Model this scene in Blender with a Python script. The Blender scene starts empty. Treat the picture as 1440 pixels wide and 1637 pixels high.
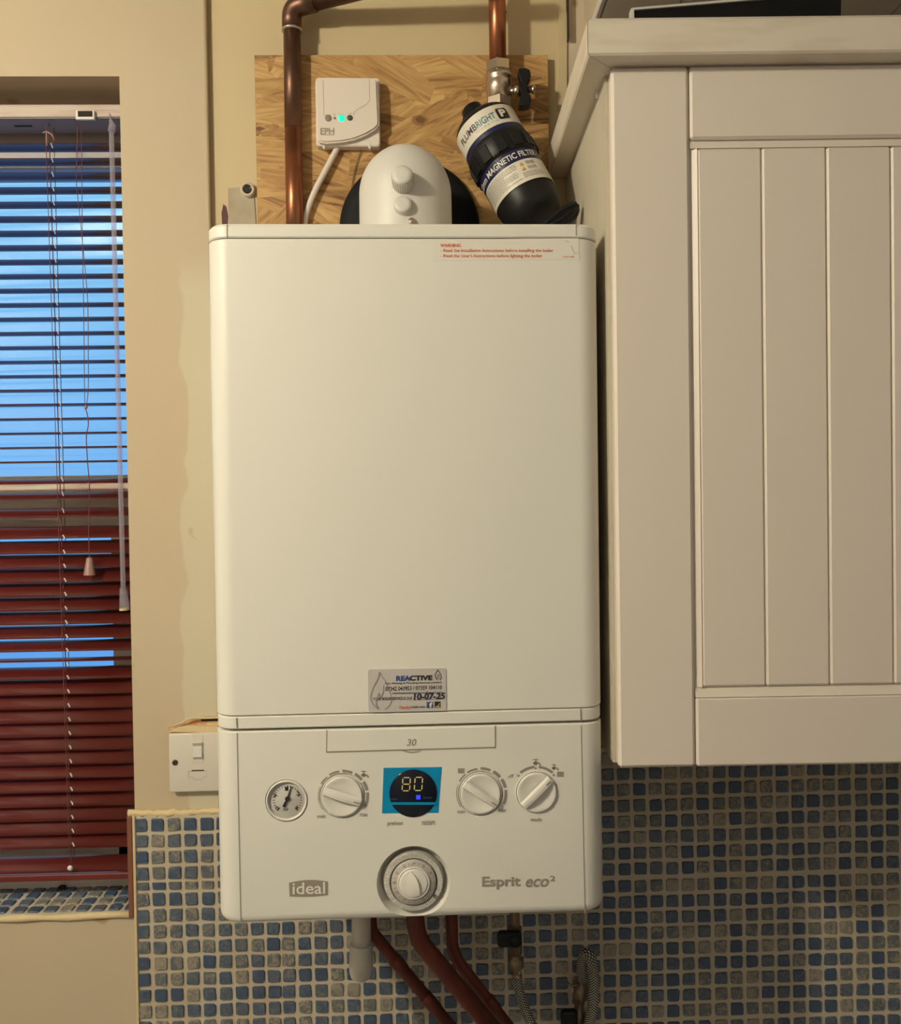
import bpy, bmesh, math, random
from mathutils import Vector, Matrix, Euler
random.seed(7)
S = bpy.context.scene
COL = S.collection
R = math.radians

# ------------------------------------------------------------------ camera, world, lamp, exposure
CAMLOC = Vector((0.0, -1.21, 1.60))
YAW, PITCH, ROLL = R(-1.7), R(-1.0), R(-0.85)
CAMROT = Matrix.Rotation(YAW, 3, 'Z') @ Matrix.Rotation(R(90) + PITCH, 3, 'X') @ Matrix.Rotation(ROLL, 3, 'Z')
cam = bpy.data.objects.new('camera', bpy.data.cameras.new('camera'))
COL.objects.link(cam)
cam.data.sensor_fit = 'HORIZONTAL'; cam.data.sensor_width = 36; cam.data.lens = 36
cam.data.clip_start = 0.02
cam.matrix_world = Matrix.Translation(CAMLOC) @ CAMROT.to_4x4()
S.camera = cam

w = bpy.data.worlds.new('sky'); S.world = w; w.use_nodes = True
nt = w.node_tree; nt.nodes.clear()
tc = nt.nodes.new('ShaderNodeTexCoord'); sx = nt.nodes.new('ShaderNodeSeparateXYZ')
mr = nt.nodes.new('ShaderNodeMapRange'); mr.inputs['From Min'].default_value = -0.15; mr.inputs['From Max'].default_value = 0.40
rp = nt.nodes.new('ShaderNodeValToRGB')
rp.color_ramp.elements[0].color = (0.14, 0.42, 0.93, 1); rp.color_ramp.elements[1].color = (0.30, 0.69, 0.99, 1)
bg = nt.nodes.new('ShaderNodeBackground'); bg.inputs['Strength'].default_value = 1.0
wo = nt.nodes.new('ShaderNodeOutputWorld')
nt.links.new(tc.outputs['Generated'], sx.inputs[0]); nt.links.new(sx.outputs['Z'], mr.inputs['Value'])
nt.links.new(mr.outputs[0], rp.inputs[0]); nt.links.new(rp.outputs[0], bg.inputs['Color']); nt.links.new(bg.outputs[0], wo.inputs[0])

ld = bpy.data.lights.new('ceiling_lamp_light', 'POINT'); ld.energy = 61; ld.color = (1.0, 0.91, 0.68); ld.shadow_soft_size = 0.05
lo = bpy.data.objects.new('ceiling_lamp_light', ld); COL.objects.link(lo); lo.location = (-1.05, -1.30, 2.32)
l2 = bpy.data.lights.new('cool_fill_light', 'AREA'); l2.energy = 2.6; l2.color = (0.85, 0.92, 1.0); l2.size = 0.8  # added cool fill to lift the shadows, not a fitting in the room
lo2 = bpy.data.objects.new('cool_fill_light', l2); COL.objects.link(lo2); lo2.location = (0.9, -2.3, 2.38)

S.view_settings.view_transform = 'Standard'; S.view_settings.look = 'None'
S.view_settings.gamma = 1; S.view_settings.use_curve_mapping = False
S.view_settings.exposure = 0.0

# ------------------------------------------------------------------ frames: a pixel of the photograph onto a plane of a thing
def ray(u, v):
    return CAMROT @ Vector(((u - 720) / 1440, -(v - 818.5) / 1440, -1))

class Frame:
    def __init__(s, origin=(0, 0, 0), rz=0.0, ry=0.0):
        s.o = Vector(origin); s.rz = rz; s.ry = ry
        s.m = Matrix.Rotation(rz, 3, 'Z') @ Matrix.Rotation(ry, 3, 'Y'); s.mi = s.m.transposed()
    def P(s, u, v, y=0.0):
        c = s.mi @ (CAMLOC - s.o); d = s.mi @ ray(u, v)
        t = (y - c.y) / d.y
        return c + d * t
    def loc(s, p):
        return s.mi @ (Vector(p) - s.o)
W = Frame()
def P(u, v, y=0.0): return W.P(u, v, y)
def px(n, y, fy=0.0):      # n photo pixels as metres at wall distance y
    return n * (1.21 + y) / 1440

# ------------------------------------------------------------------ materials
def mat(name, col, rough=0.5, metal=0.0, noise=None, bump=None, emit=None, coat=0.0, spec=None, alpha=None):
    m = bpy.data.materials.new(name); m.use_nodes = True
    n = m.node_tree.nodes; l = m.node_tree.links; b = n['Principled BSDF']
    b.inputs['Base Color'].default_value = (*col, 1); b.inputs['Roughness'].default_value = rough
    b.inputs['Metallic'].default_value = metal; b.inputs['Coat Weight'].default_value = coat
    if spec is not None: b.inputs['Specular IOR Level'].default_value = spec
    if emit: b.inputs['Emission Color'].default_value = (*emit[0], 1); b.inputs['Emission Strength'].default_value = emit[1]
    if noise:      # (scale, colour2, low, high, stretch)
        t = n.new('ShaderNodeTexCoord'); mp = n.new('ShaderNodeMapping'); nz = n.new('ShaderNodeTexNoise')
        nz.inputs['Scale'].default_value = noise[0]; nz.inputs['Detail'].default_value = 5
        if len(noise) > 4: mp.inputs['Scale'].default_value = noise[4]
        r = n.new('ShaderNodeValToRGB'); r.color_ramp.elements[0].position = noise[2]; r.color_ramp.elements[1].position = noise[3]
        r.color_ramp.elements[0].color = (*col, 1); r.color_ramp.elements[1].color = (*noise[1], 1)
        l.new(t.outputs['Object'], mp.inputs[0]); l.new(mp.outputs[0], nz.inputs[0]); l.new(nz.outputs[0], r.inputs[0]); l.new(r.outputs[0], b.inputs['Base Color'])
    if bump:       # (scale, strength, distance)
        t = n.new('ShaderNodeTexCoord'); nz = n.new('ShaderNodeTexNoise'); nz.inputs['Scale'].default_value = bump[0]; nz.inputs['Detail'].default_value = 4
        bp = n.new('ShaderNodeBump'); bp.inputs['Strength'].default_value = bump[1]; bp.inputs['Distance'].default_value = bump[2]
        l.new(t.outputs['Object'], nz.inputs[0]); l.new(nz.outputs[0], bp.inputs['Height']); l.new(bp.outputs[0], b.inputs['Normal'])
    return m

M = {}
M['boiler'] = mat('boiler_white', (0.80, 0.775, 0.715), 0.42, bump=(14, 0.05, 0.01))
M['boiler_seam'] = mat('boiler_seam_dark', (0.05, 0.04, 0.03), 0.8)
M['knob'] = mat('knob_plastic', (0.78, 0.75, 0.70), 0.35)
M['print'] = mat('grey_print', (0.30, 0.26, 0.22), 0.6)
M['black'] = mat('black_plastic', (0.009, 0.009, 0.011), 0.42, spec=0.3)
M['rubber'] = mat('black_rubber', (0.008, 0.009, 0.011), 0.7, spec=0.25)
M['white'] = mat('white_plastic', (0.66, 0.64, 0.61), 0.45)
M['boxwhite'] = mat('box_plastic', (0.76, 0.68, 0.62), 0.4)
M['spur'] = mat('spur_plastic', (0.66, 0.61, 0.54), 0.4)
M['copper_old'] = mat('tarnished_copper', (0.20, 0.095, 0.06), 0.42, 0.85, noise=(12, (0.11, 0.07, 0.055), 0.4, 0.65))
M['copper'] = mat('copper', (0.42, 0.155, 0.075), 0.34, 0.9, noise=(9, (0.20, 0.10, 0.065), 0.42, 0.62), bump=(60, 0.05, 0.002))
M['copper_dark'] = mat('copper_painted', (0.16, 0.030, 0.018), 0.45, 0.25, noise=(14, (0.08, 0.018, 0.012), 0.4, 0.65))
M['solder'] = mat('solder', (0.6, 0.55, 0.5), 0.35, 0.9)
M['chrome'] = mat('plated_brass', (0.62, 0.52, 0.42), 0.28, 0.95, bump=(80, 0.1, 0.001))
M['brass'] = mat('dull_brass', (0.24, 0.18, 0.12), 0.4, 0.8)
M['paint_grey'] = mat('pvc_white', (0.62, 0.58, 0.52), 0.5, noise=(30, (0.5, 0.45, 0.38), 0.4, 0.8))
M['cabinet'] = mat('cabinet_cream', (0.76, 0.675, 0.60), 0.42)
M['cabinet_edge'] = mat('cabinet_carcass', (0.62, 0.56, 0.45), 0.5, noise=(12, (0.55, 0.49, 0.39), 0.4, 0.7))
M['cornice'] = mat('cornice_painted', (0.74, 0.66, 0.56), 0.5, noise=(9, (0.60, 0.51, 0.40), 0.45, 0.75, (1, 1, 5)))
M['slat'] = mat('slat_mahogany', (0.135, 0.017, 0.014), 0.34, coat=0.5)
M['rail'] = mat('under_rail_shade', (0.16, 0.13, 0.17), 0.35)  # shade on the head rail's underside, put into the colour
M['cord'] = mat('blind_cord', (0.16, 0.055, 0.05), 0.8)
M['cordwhite'] = mat('ladder_tape', (0.80, 0.76, 0.74), 0.6)
M['tassel'] = mat('tassel_plastic', (0.34, 0.20, 0.18), 0.4)
M['frame'] = mat('window_frame_paint', (0.80, 0.72, 0.64), 0.45, noise=(7, (0.62, 0.42, 0.36), 0.5, 0.72, (1, 1, 8)))
M['frame_shade'] = mat('window_frame_shade', (0.42, 0.38, 0.40), 0.5)  # cream frame darkened to grey for the shade behind the blind
M['trim'] = mat('brown_tile_trim', (0.20, 0.075, 0.045), 0.45)
M['caulk'] = mat('yellow_caulk', (0.66, 0.52, 0.30), 0.7, bump=(90, 0.6, 0.003))
M['grout'] = mat('grout', (0.54, 0.47, 0.37), 0.85, noise=(11, (0.50, 0.40, 0.27), 0.45, 0.7), bump=(120, 0.5, 0.002))
M['ply_edge'] = mat('board_edge', (0.34, 0.19, 0.07), 0.8, noise=(60, (0.22, 0.12, 0.05), 0.4, 0.6))
M['wire'] = mat('thin_wire', (0.20, 0.12, 0.05), 0.6)
M['soffit'] = mat('grey_boards', (0.68, 0.64, 0.62), 0.7, bump=(30, 0.2, 0.002))
M['panelblack'] = mat('black_panel', (0.008, 0.008, 0.009), 0.3)
M['led'] = mat('green_led', (0.0, 0.6, 0.3), 0.4, emit=((0.0, 1.0, 0.42), 1.3))
M['amber'] = mat('amber_digits', (0.5, 0.35, 0.1), 0.5, emit=((1.0, 0.72, 0.28), 0.25))
M['blueled'] = mat('blue_led', (0.02, 0.02, 0.6), 0.5, emit=((0.03, 0.05, 1.0), 1.0))
M['film'] = mat('blue_film', (0.0, 0.26, 0.52), 0.25)
M['filmedge'] = mat('film_edge', (0.15, 0.45, 0.55), 0.3)
M['screen'] = mat('display_glass', (0.004, 0.008, 0.02), 0.12)
M['screenlow'] = mat('display_lower', (0.006, 0.006, 0.006), 0.2)
M['sticker'] = mat('sticker_paper', (0.56, 0.52, 0.50), 0.5)
M['sticker_clear'] = mat('warning_paper', (0.79, 0.755, 0.68), 0.4)
M['red'] = mat('red_print', (0.72, 0.13, 0.06), 0.6)
M['inkblack'] = mat('black_print', (0.02, 0.018, 0.02), 0.6)
M['inkgrey'] = mat('soft_print', (0.28, 0.26, 0.26), 0.6)
M['inkblue'] = mat('blue_print', (0.03, 0.07, 0.25), 0.6)
M['inkpen'] = mat('pen_ink', (0.02, 0.015, 0.06), 0.6)
M['yellowink'] = mat('yellow_print', (0.6, 0.5, 0.1), 0.6)
M['white_ink'] = mat('white_print', (0.75, 0.72, 0.68), 0.6)
M['orange'] = mat('orange_print', (0.65, 0.30, 0.05), 0.6)
M['label_white'] = mat('label_cream', (0.72, 0.68, 0.60), 0.4)
M['navy'] = mat('label_navy', (0.012, 0.014, 0.075), 0.35)
M['teal'] = mat('teal_print', (0.03, 0.20, 0.27), 0.5)
M['dial'] = mat('gauge_face', (0.78, 0.74, 0.70), 0.5)
M['timerring'] = mat('timer_ring_grey', (0.40, 0.37, 0.32), 0.5)
M['timerdial'] = mat('timer_dial', (0.50, 0.46, 0.42), 0.45)
M['dark'] = mat('dark_gap', (0.03, 0.02, 0.015), 0.9)
M['putty'] = mat('bare_patch', (0.46, 0.40, 0.31), 0.8, noise=(25, (0.38, 0.31, 0.22), 0.4, 0.7))
M['rawply'] = mat('torn_plaster', (0.55, 0.27, 0.12), 0.85, noise=(70, (0.70, 0.50, 0.26), 0.4, 0.6), bump=(120, 0.6, 0.002))
M['floor'] = mat('floor_vinyl', (0.33, 0.33, 0.34), 0.6)
M['roomwall'] = mat('room_wall_paint', (0.42, 0.40, 0.38), 0.8)
M['ceilwhite'] = mat('ceiling_paint', (0.60, 0.58, 0.55), 0.8)

def wall_mat(name, base, second, patch=None):
    m = mat(name, base, 0.62, bump=(55, 0.16, 0.002))
    n = m.node_tree.nodes; l = m.node_tree.links; b = n['Principled BSDF']
    t = n.new('ShaderNodeTexCoord')
    nz = n.new('ShaderNodeTexNoise'); nz.inputs['Scale'].default_value = 2.6; nz.inputs['Detail'].default_value = 6
    r = n.new('ShaderNodeValToRGB'); r.color_ramp.elements[0].position = 0.35; r.color_ramp.elements[1].position = 0.68
    r.color_ramp.elements[0].color = (*base, 1); r.color_ramp.elements[1].color = (*second, 1)
    l.new(t.outputs['Object'], nz.inputs[0]); l.new(nz.outputs[0], r.inputs[0])
    out = r.outputs[0]
    if patch:      # (x where the bare strip begins, colour)
        sp = n.new('ShaderNodeSeparateXYZ'); l.new(t.outputs['Object'], sp.inputs[0])
        n2 = n.new('ShaderNodeTexNoise'); n2.inputs['Scale'].default_value = 11; n2.inputs['Detail'].default_value = 3
        l.new(t.outputs['Object'], n2.inputs[0])
        ma = n.new('ShaderNodeMath'); ma.operation = 'MULTIPLY_ADD'; ma.inputs[1].default_value = 0.055
        l.new(n2.outputs[0], ma.inputs[0]); l.new(sp.outputs['X'], ma.inputs[2])
        mr = n.new('ShaderNodeMapRange'); mr.inputs['From Min'].default_value = patch[0]; mr.inputs['From Max'].default_value = patch[0] + 0.004
        l.new(ma.outputs[0], mr.inputs[0])
        # only below the top of the boiler and above the switch
        mz = n.new('ShaderNodeMapRange'); mz.inputs['From Min'].default_value = 1.93; mz.inputs['From Max'].default_value = 1.88
        l.new(sp.outputs['Z'], mz.inputs[0])
        mu = n.new('ShaderNodeMath'); mu.operation = 'MULTIPLY'; l.new(mr.outputs[0], mu.inputs[0]); l.new(mz.outputs[0], mu.inputs[1])
        mx = n.new('ShaderNodeMix'); mx.data_type = 'RGBA'
        l.new(mu.outputs[0], mx.inputs['Factor']); l.new(out, mx.inputs['A']); mx.inputs['B'].default_value = (*patch[1], 1)
        out = mx.outputs['Result']
    # small scuffs
    vz = n.new('ShaderNodeTexNoise'); vz.inputs['Scale'].default_value = 17; vz.inputs['Detail'].default_value = 2
    l.new(t.outputs['Object'], vz.inputs[0])
    vr = n.new('ShaderNodeMapRange'); vr.inputs['From Min'].default_value = 0.715; vr.inputs['From Max'].default_value = 0.76
    l.new(vz.outputs[0], vr.inputs[0])
    m2 = n.new('ShaderNodeMix'); m2.data_type = 'RGBA'; m2.inputs['B'].default_value = (0.42, 0.28, 0.15, 1)
    l.new(vr.outputs[0], m2.inputs['Factor']); l.new(out, m2.inputs['A']); l.new(m2.outputs['Result'], b.inputs['Base Color'])
    return m
M['wall'] = wall_mat('wall_cream_paint', (0.545, 0.445, 0.315), (0.515, 0.41, 0.28), (-0.293, (0.58, 0.52, 0.38)))
M['wall2'] = wall_mat('wall_pale_paint', (0.62, 0.50, 0.31), (0.58, 0.465, 0.28))
M['wall3'] = wall_mat('wall_pink_paint', (0.62, 0.52, 0.40), (0.58, 0.48, 0.35))

def tile_mat():
    m = mat('stone_mosaic', (0.1, 0.1, 0.1), 0.42)
    n = m.node_tree.nodes; l = m.node_tree.links; b = n['Principled BSDF']
    a = n.new('ShaderNodeAttribute'); a.attribute_name = 'tone'
    g = n.new('ShaderNodeNewGeometry')
    nz = n.new('ShaderNodeTexNoise'); nz.inputs['Scale'].default_value = 150; nz.inputs['Detail'].default_value = 4; nz.inputs['Distortion'].default_value = 1.2
    l.new(g.outputs['Position'], nz.inputs[0])
    r1 = n.new('ShaderNodeValToRGB'); e = r1.color_ramp.elements
    e[0].position = 0; e[0].color = (0.050, 0.078, 0.135, 1); e[1].position = 1; e[1].color = (0.31, 0.27, 0.21, 1)
    x = r1.color_ramp.elements.new(0.30); x.color = (0.085, 0.112, 0.160, 1)
    x = r1.color_ramp.elements.new(0.62); x.color = (0.135, 0.140, 0.145, 1)
    ma = n.new('ShaderNodeMath'); ma.operation = 'SUBTRACT'; ma.inputs[1].default_value = 0.5; l.new(nz.outputs[0], ma.inputs[0])
    mb = n.new('ShaderNodeMath'); mb.operation = 'MULTIPLY_ADD'; mb.inputs[1].default_value = 1.9
    l.new(ma.outputs[0], mb.inputs[0]); l.new(a.outputs['Fac'], mb.inputs[2]); l.new(mb.outputs[0], r1.inputs[0])
    l.new(r1.outputs[0], b.inputs['Base Color'])
    bp = n.new('ShaderNodeBump'); bp.inputs['Strength'].default_value = 0.35; bp.inputs['Distance'].default_value = 0.002
    l.new(nz.outputs[0], bp.inputs['Height']); l.new(bp.outputs[0], b.inputs['Normal'])
    return m
M['tile'] = tile_mat()
M['tile'].node_tree.nodes['Principled BSDF'].inputs['Coat Weight'].default_value = 0.25

def osb_mat():
    m = mat('osb_strands', (0.5, 0.3, 0.1), 0.6)
    n = m.node_tree.nodes; l = m.node_tree.links; b = n['Principled BSDF']
    a = n.new('ShaderNodeAttribute'); a.attribute_name = 'tone'
    uv = n.new('ShaderNodeUVMap'); mp = n.new('ShaderNodeMapping'); mp.inputs['Scale'].default_value = (9, 85, 1)
    nz = n.new('ShaderNodeTexNoise'); nz.inputs['Scale'].default_value = 1.0; nz.inputs['Detail'].default_value = 4; nz.inputs['Distortion'].default_value = 2.2
    l.new(uv.outputs[0], mp.inputs[0]); l.new(mp.outputs[0], nz.inputs[0])
    ma = n.new('ShaderNodeMath'); ma.operation = 'MULTIPLY_ADD'; ma.inputs[1].default_value = 0.95
    l.new(nz.outputs[0], ma.inputs[0]); l.new(a.outputs['Fac'], ma.inputs[2])
    r = n.new('ShaderNodeValToRGB'); e = r.color_ramp.elements
    e[0].position = 0.18; e[0].color = (0.17, 0.075, 0.022, 1); e[1].position = 0.80; e[1].color = (0.68, 0.44, 0.19, 1)
    x = e.new(0.42); x.color = (0.44, 0.245, 0.085, 1)
    l.new(ma.outputs[0], r.inputs[0]); l.new(r.outputs[0], b.inputs['Base Color'])
    bp = n.new('ShaderNodeBump'); bp.inputs['Strength'].default_value = 0.25; bp.inputs['Distance'].default_value = 0.001
    l.new(nz.outputs[0], bp.inputs['Height']); l.new(bp.outputs[0], b.inputs['Normal'])
    return m
M['osb'] = osb_mat()

def thin_glass(name, tint, rough=0.02, dull=0.0, dullcol=(0.5, 0.5, 0.5)):
    m = bpy.data.materials.new(name); m.use_nodes = True
    n = m.node_tree.nodes; l = m.node_tree.links; n.clear()
    o = n.new('ShaderNodeOutputMaterial'); tr = n.new('ShaderNodeBsdfTransparent'); tr.inputs[0].default_value = (*tint, 1)
    gl = n.new('ShaderNodeBsdfGlossy'); gl.inputs['Roughness'].default_value = rough
    lw = n.new('ShaderNodeLayerWeight'); lw.inputs[0].default_value = 0.5
    pw = n.new('ShaderNodeMath'); pw.operation = 'POWER'; pw.inputs[1].default_value = 5; l.new(lw.outputs['Facing'], pw.inputs[0])
    fr = n.new('ShaderNodeMath'); fr.operation = 'MULTIPLY_ADD'; fr.inputs[1].default_value = 0.9; fr.inputs[2].default_value = 0.035; l.new(pw.outputs[0], fr.inputs[0])
    mx = n.new('ShaderNodeMixShader'); l.new(fr.outputs[0], mx.inputs[0]); l.new(tr.outputs[0], mx.inputs[1]); l.new(gl.outputs[0], mx.inputs[2])
    last = mx.outputs[0]
    if dull:
        df = n.new('ShaderNodeBsdfDiffuse'); df.inputs[0].default_value = (*dullcol, 1)
        m2 = n.new('ShaderNodeMixShader'); m2.inputs[0].default_value = dull
        l.new(last, m2.inputs[1]); l.new(df.outputs[0], m2.inputs[2]); last = m2.outputs[0]
    l.new(last, o.inputs[0]); return m
M['glass'] = thin_glass('window_glass', (0.96, 0.98, 1.0))
M['wand'] = thin_glass('clear_acrylic', (0.85, 0.85, 0.95), 0.08, 0.30, (0.62, 0.58, 0.66))
M['lens'] = thin_glass('gauge_glass', (0.97, 0.97, 0.97))

def braid_mat():
    m = mat('steel_braid', (0.55, 0.50, 0.44), 0.35, 0.9)
    n = m.node_tree.nodes; l = m.node_tree.links; b = n['Principled BSDF']
    uv = n.new('ShaderNodeUVMap')
    outs = []
    for a in (0.9, -0.9):
        mp = n.new('ShaderNodeMapping'); mp.inputs['Rotation'].default_value = (0, 0, a); wv = n.new('ShaderNodeTexWave'); wv.inputs['Scale'].default_value = 0.7
        l.new(uv.outputs[0], mp.inputs[0]); l.new(mp.outputs[0], wv.inputs[0]); outs.append(wv.outputs['Fac'])
    mu = n.new('ShaderNodeMath'); mu.operation = 'MULTIPLY'; l.new(outs[0], mu.inputs[0]); l.new(outs[1], mu.inputs[1])
    r = n.new('ShaderNodeValToRGB'); r.color_ramp.elements[0].color = (0.015, 0.015, 0.016, 1); r.color_ramp.elements[1].color = (0.85, 0.80, 0.72, 1)
    r.color_ramp.elements[1].position = 0.55
    l.new(mu.outputs[0], r.inputs[0]); l.new(r.outputs[0], b.inputs['Base Color'])
    bp = n.new('ShaderNodeBump'); bp.inputs['Distance'].default_value = 0.001; l.new(mu.outputs[0], bp.inputs['Height']); l.new(bp.outputs[0], b.inputs['Normal'])
    return m
M['braid'] = braid_mat()

# ------------------------------------------------------------------ mesh helpers
def link(name, me, m, parent=None, smooth=False):
    o = bpy.data.objects.new(name, me); COL.objects.link(o)
    if m is not None and not me.materials: me.materials.append(m)
    if parent: o.parent = parent
    if smooth:
        for p in me.polygons: p.use_smooth = True
    return o
def obj(name, bm, m, parent=None, smooth=False, auto=None):
    if m is not None and m.name in ('clear_acrylic', 'gauge_glass'): bmesh.ops.recalc_face_normals(bm, faces=bm.faces[:])
    me = bpy.data.meshes.new(name)
    if auto is not None:
        for e in bm.edges:
            if len(e.link_faces) == 2:
                e.smooth = e.calc_face_angle(0) < R(auto)
        smooth = True
    bm.to_mesh(me); bm.free()
    return link(name, me, m, parent, smooth)
def tag(o, label=None, cat=None, group=None, kind=None):
    if label: o['label'] = label
    if cat: o['category'] = cat
    if group: o['group'] = group
    if kind: o['kind'] = kind
    return o
def thing(name, label, cat, loc=(0, 0, 0), rz=0, group=None, ry=0):
    o = bpy.data.objects.new(name, None); COL.objects.link(o); o.location = loc
    o.rotation_euler = (0, ry, rz); o.empty_display_size = 0.05
    return tag(o, label, cat, group)
def box(bm, x0, x1, y0, y1, z0, z1, bev=0, seg=2):
    b = bmesh.new(); bmesh.ops.create_cube(b, size=1)
    for v in b.verts: v.co = Vector(((x0 + x1) / 2 + v.co.x * (x1 - x0), (y0 + y1) / 2 + v.co.y * (y1 - y0), (z0 + z1) / 2 + v.co.z * (z1 - z0)))
    if bev: bmesh.ops.bevel(b, geom=b.edges[:], offset=bev, segments=seg, profile=0.5, affect='EDGES')
    merge(bm, b); return bm
def merge(bm, b, mx=None):
    if mx is not None: bmesh.ops.transform(b, matrix=mx, verts=b.verts[:])
    me = bpy.data.meshes.new('tmp'); b.to_mesh(me); b.free(); bm.from_mesh(me); bpy.data.meshes.remove(me)
def NB(): return bmesh.new()
def frame_mat(o, d, up=Vector((0, 0, 1))):
    d = Vector(d).normalized(); x = up.cross(d)
    if x.length < 1e-4: x = Vector((1, 0, 0))
    x.normalize(); y = d.cross(x)
    m = Matrix((x, y, d)).transposed().to_4x4(); m.translation = Vector(o); return m
def lathe(bm, prof, o, d, n=32, up=Vector((0, 0, 1)), a0=0, a1=2 * math.pi, sharp=None, uvs=False):
    """prof: list of (radius, distance along d)"""
    mx = frame_mat(o, d, up); full = abs(a1 - a0 - 2 * math.pi) < 1e-6
    rings = []
    for r, h in prof:
        ring = []
        if r < 1e-7: ring = [bm.verts.new(mx @ Vector((0, 0, h)))]
        else:
            for i in range(n if full else n + 1):
                a = a0 + (a1 - a0) * i / n
                ring.append(bm.verts.new(mx @ Vector((r * math.cos(a), r * math.sin(a), h))))
        rings.append(ring)
    for A, B in zip(rings, rings[1:]):
        k = n
        for i in range(k):
            j = (i + 1) % len(A) if len(A) > 1 else 0; jb = (i + 1) % len(B) if len(B) > 1 else 0
            try:
                if len(A) == 1 and len(B) == 1: continue
                if len(A) == 1: bm.faces.new((A[0], B[i], B[jb]))
                elif len(B) == 1: bm.faces.new((A[i], A[j], B[0]))
                else: bm.faces.new((A[i], A[j], B[jb], B[i]))
            except ValueError: pass
    return bm
def cyl(bm, p0, p1, r, n=24, r2=None, bev=0.0):
    p0 = Vector(p0); p1 = Vector(p1); L = (p1 - p0).length; r2 = r if r2 is None else r2
    if bev: pr = [(0, 0), (r - bev, 0), (r, bev), (r2, L - bev), (r2 - bev, L), (0, L)]
    else: pr = [(0, 0), (r, 0), (r2, L), (0, L)]
    return lathe(bm, pr, p0, p1 - p0, n)
def spline(pts, n=10):
    pts = [Vector(p) for p in pts]; out = []
    q = [2 * pts[0] - pts[1]] + pts + [2 * pts[-1] - pts[-2]]
    for i in range(1, len(q) - 2):
        for k in range(n):
            t = k / n; a, b, c, d = q[i - 1], q[i], q[i + 1], q[i + 2]
            out.append(0.5 * ((2 * b) + (c - a) * t + (2 * a - 5 * b + 4 * c - d) * t * t + (3 * b - a - 3 * c + d) * t ** 3))
    out.append(pts[-1]); return out
def bend(pts, rad, n=8):
    """polyline with its corners rounded to a given radius"""
    pts = [Vector(p) for p in pts]; out = [pts[0]]
    for a, b, c in zip(pts, pts[1:], pts[2:]):
        d1 = (a - b).normalized(); d2 = (c - b).normalized()
        ang = d1.angle(d2); t = min(rad / math.tan(ang / 2), (a - b).length * 0.49, (c - b).length * 0.49)
        s = b + d1 * t; e = b + d2 * t
        for k in range(n + 1):
            q = k / n; out.append(s * (1 - q) ** 2 + b * 2 * q * (1 - q) + e * q * q)
    out.append(pts[-1]); return out
def tube(bm, path, r, n=12, caps=True, uv=False):
    path = [Vector(p) for p in path]; rs = r if isinstance(r, (list, tuple)) else [r] * len(path)
    t = (path[1] - path[0]).normalized(); x = t.orthogonal().normalized(); rings = []; L = 0; Ls = []
    for i, p in enumerate(path):
        if i: L += (p - path[i - 1]).length
        Ls.append(L)
        t2 = (path[min(i + 1, len(path) - 1)] - path[max(i - 1, 0)]).normalized()
        q = t.rotation_difference(t2); x = (q @ x).normalized(); t = t2; y = t.cross(x)
        rings.append([bm.verts.new(p + (x * math.cos(2 * math.pi * k / n) + y * math.sin(2 * math.pi * k / n)) * rs[i]) for k in range(n)])
    lay = bm.loops.layers.uv.verify() if uv else None
    for i, (A, B) in enumerate(zip(rings, rings[1:])):
        for k in range(n):
            f = bm.faces.new((A[k], A[(k + 1) % n], B[(k + 1) % n], B[k]))
            if lay:
                for lp, (uu, ll) in zip(f.loops, ((k, i), (k + 1, i), (k + 1, i + 1), (k, i + 1))):
                    lp[lay].uv = (uu / n * 2 * math.pi * rs[0] * 160, Ls[ll] * 160)
    if caps: bm.faces.new(rings[0][::-1]); bm.faces.new(rings[-1])
    return bm
def prism(bm, pts, y0, y1):
    """pts: (x,z) polygon, extruded along y"""
    a = [bm.verts.new((p[0], y0, p[1])) for p in pts]; b = [bm.verts.new((p[0], y1, p[1])) for p in pts]
    bm.faces.new(a); bm.faces.new(b[::-1])
    for i in range(len(pts)): bm.faces.new((a[i], b[i], b[(i + 1) % len(pts)], a[(i + 1) % len(pts)]))
    bmesh.ops.recalc_face_normals(bm, faces=bm.faces[:]); return bm
def extr(bm, pts, vec):
    """3D polygon pushed along vec"""
    vec = Vector(vec)
    a = [bm.verts.new(Vector(p)) for p in pts]; b = [bm.verts.new(Vector(p) + vec) for p in pts]
    bm.faces.new(a); bm.faces.new(b[::-1])
    for i in range(len(pts)): bm.faces.new((a[i], b[i], b[(i + 1) % len(pts)], a[(i + 1) % len(pts)]))
    bmesh.ops.recalc_face_normals(bm, faces=bm.faces[:]); return bm
def rrect(x0, x1, z0, z1, r, n=5):
    out = []
    for cx, cz, a in ((x1 - r, z1 - r, 0), (x0 + r, z1 - r, 90), (x0 + r, z0 + r, 180), (x1 - r, z0 + r, 270)):
        for k in range(n + 1):
            t = R(a + 90 * k / n); out.append((cx + r * math.cos(t), cz + r * math.sin(t)))
    return out
def stroke(bm, pts, w, y, d=0.0003):
    """thin printed line through (x,z) points"""
    n = len(pts); L = []; Rr = []
    for i in range(n):
        a = Vector(pts[max(i - 1, 0)]); b = Vector(pts[min(i + 1, n - 1)]); t = (b - a).normalized(); nn = Vector((-t.y, t.x)) * w / 2
        p = Vector(pts[i]); L.append(p + nn); Rr.append(p - nn)
    for i in range(n - 1):
        q = [L[i], L[i + 1], Rr[i + 1], Rr[i]]
        bm.faces.new([bm.verts.new((c.x, y - d, c.y)) for c in q])
    return bm
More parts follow.
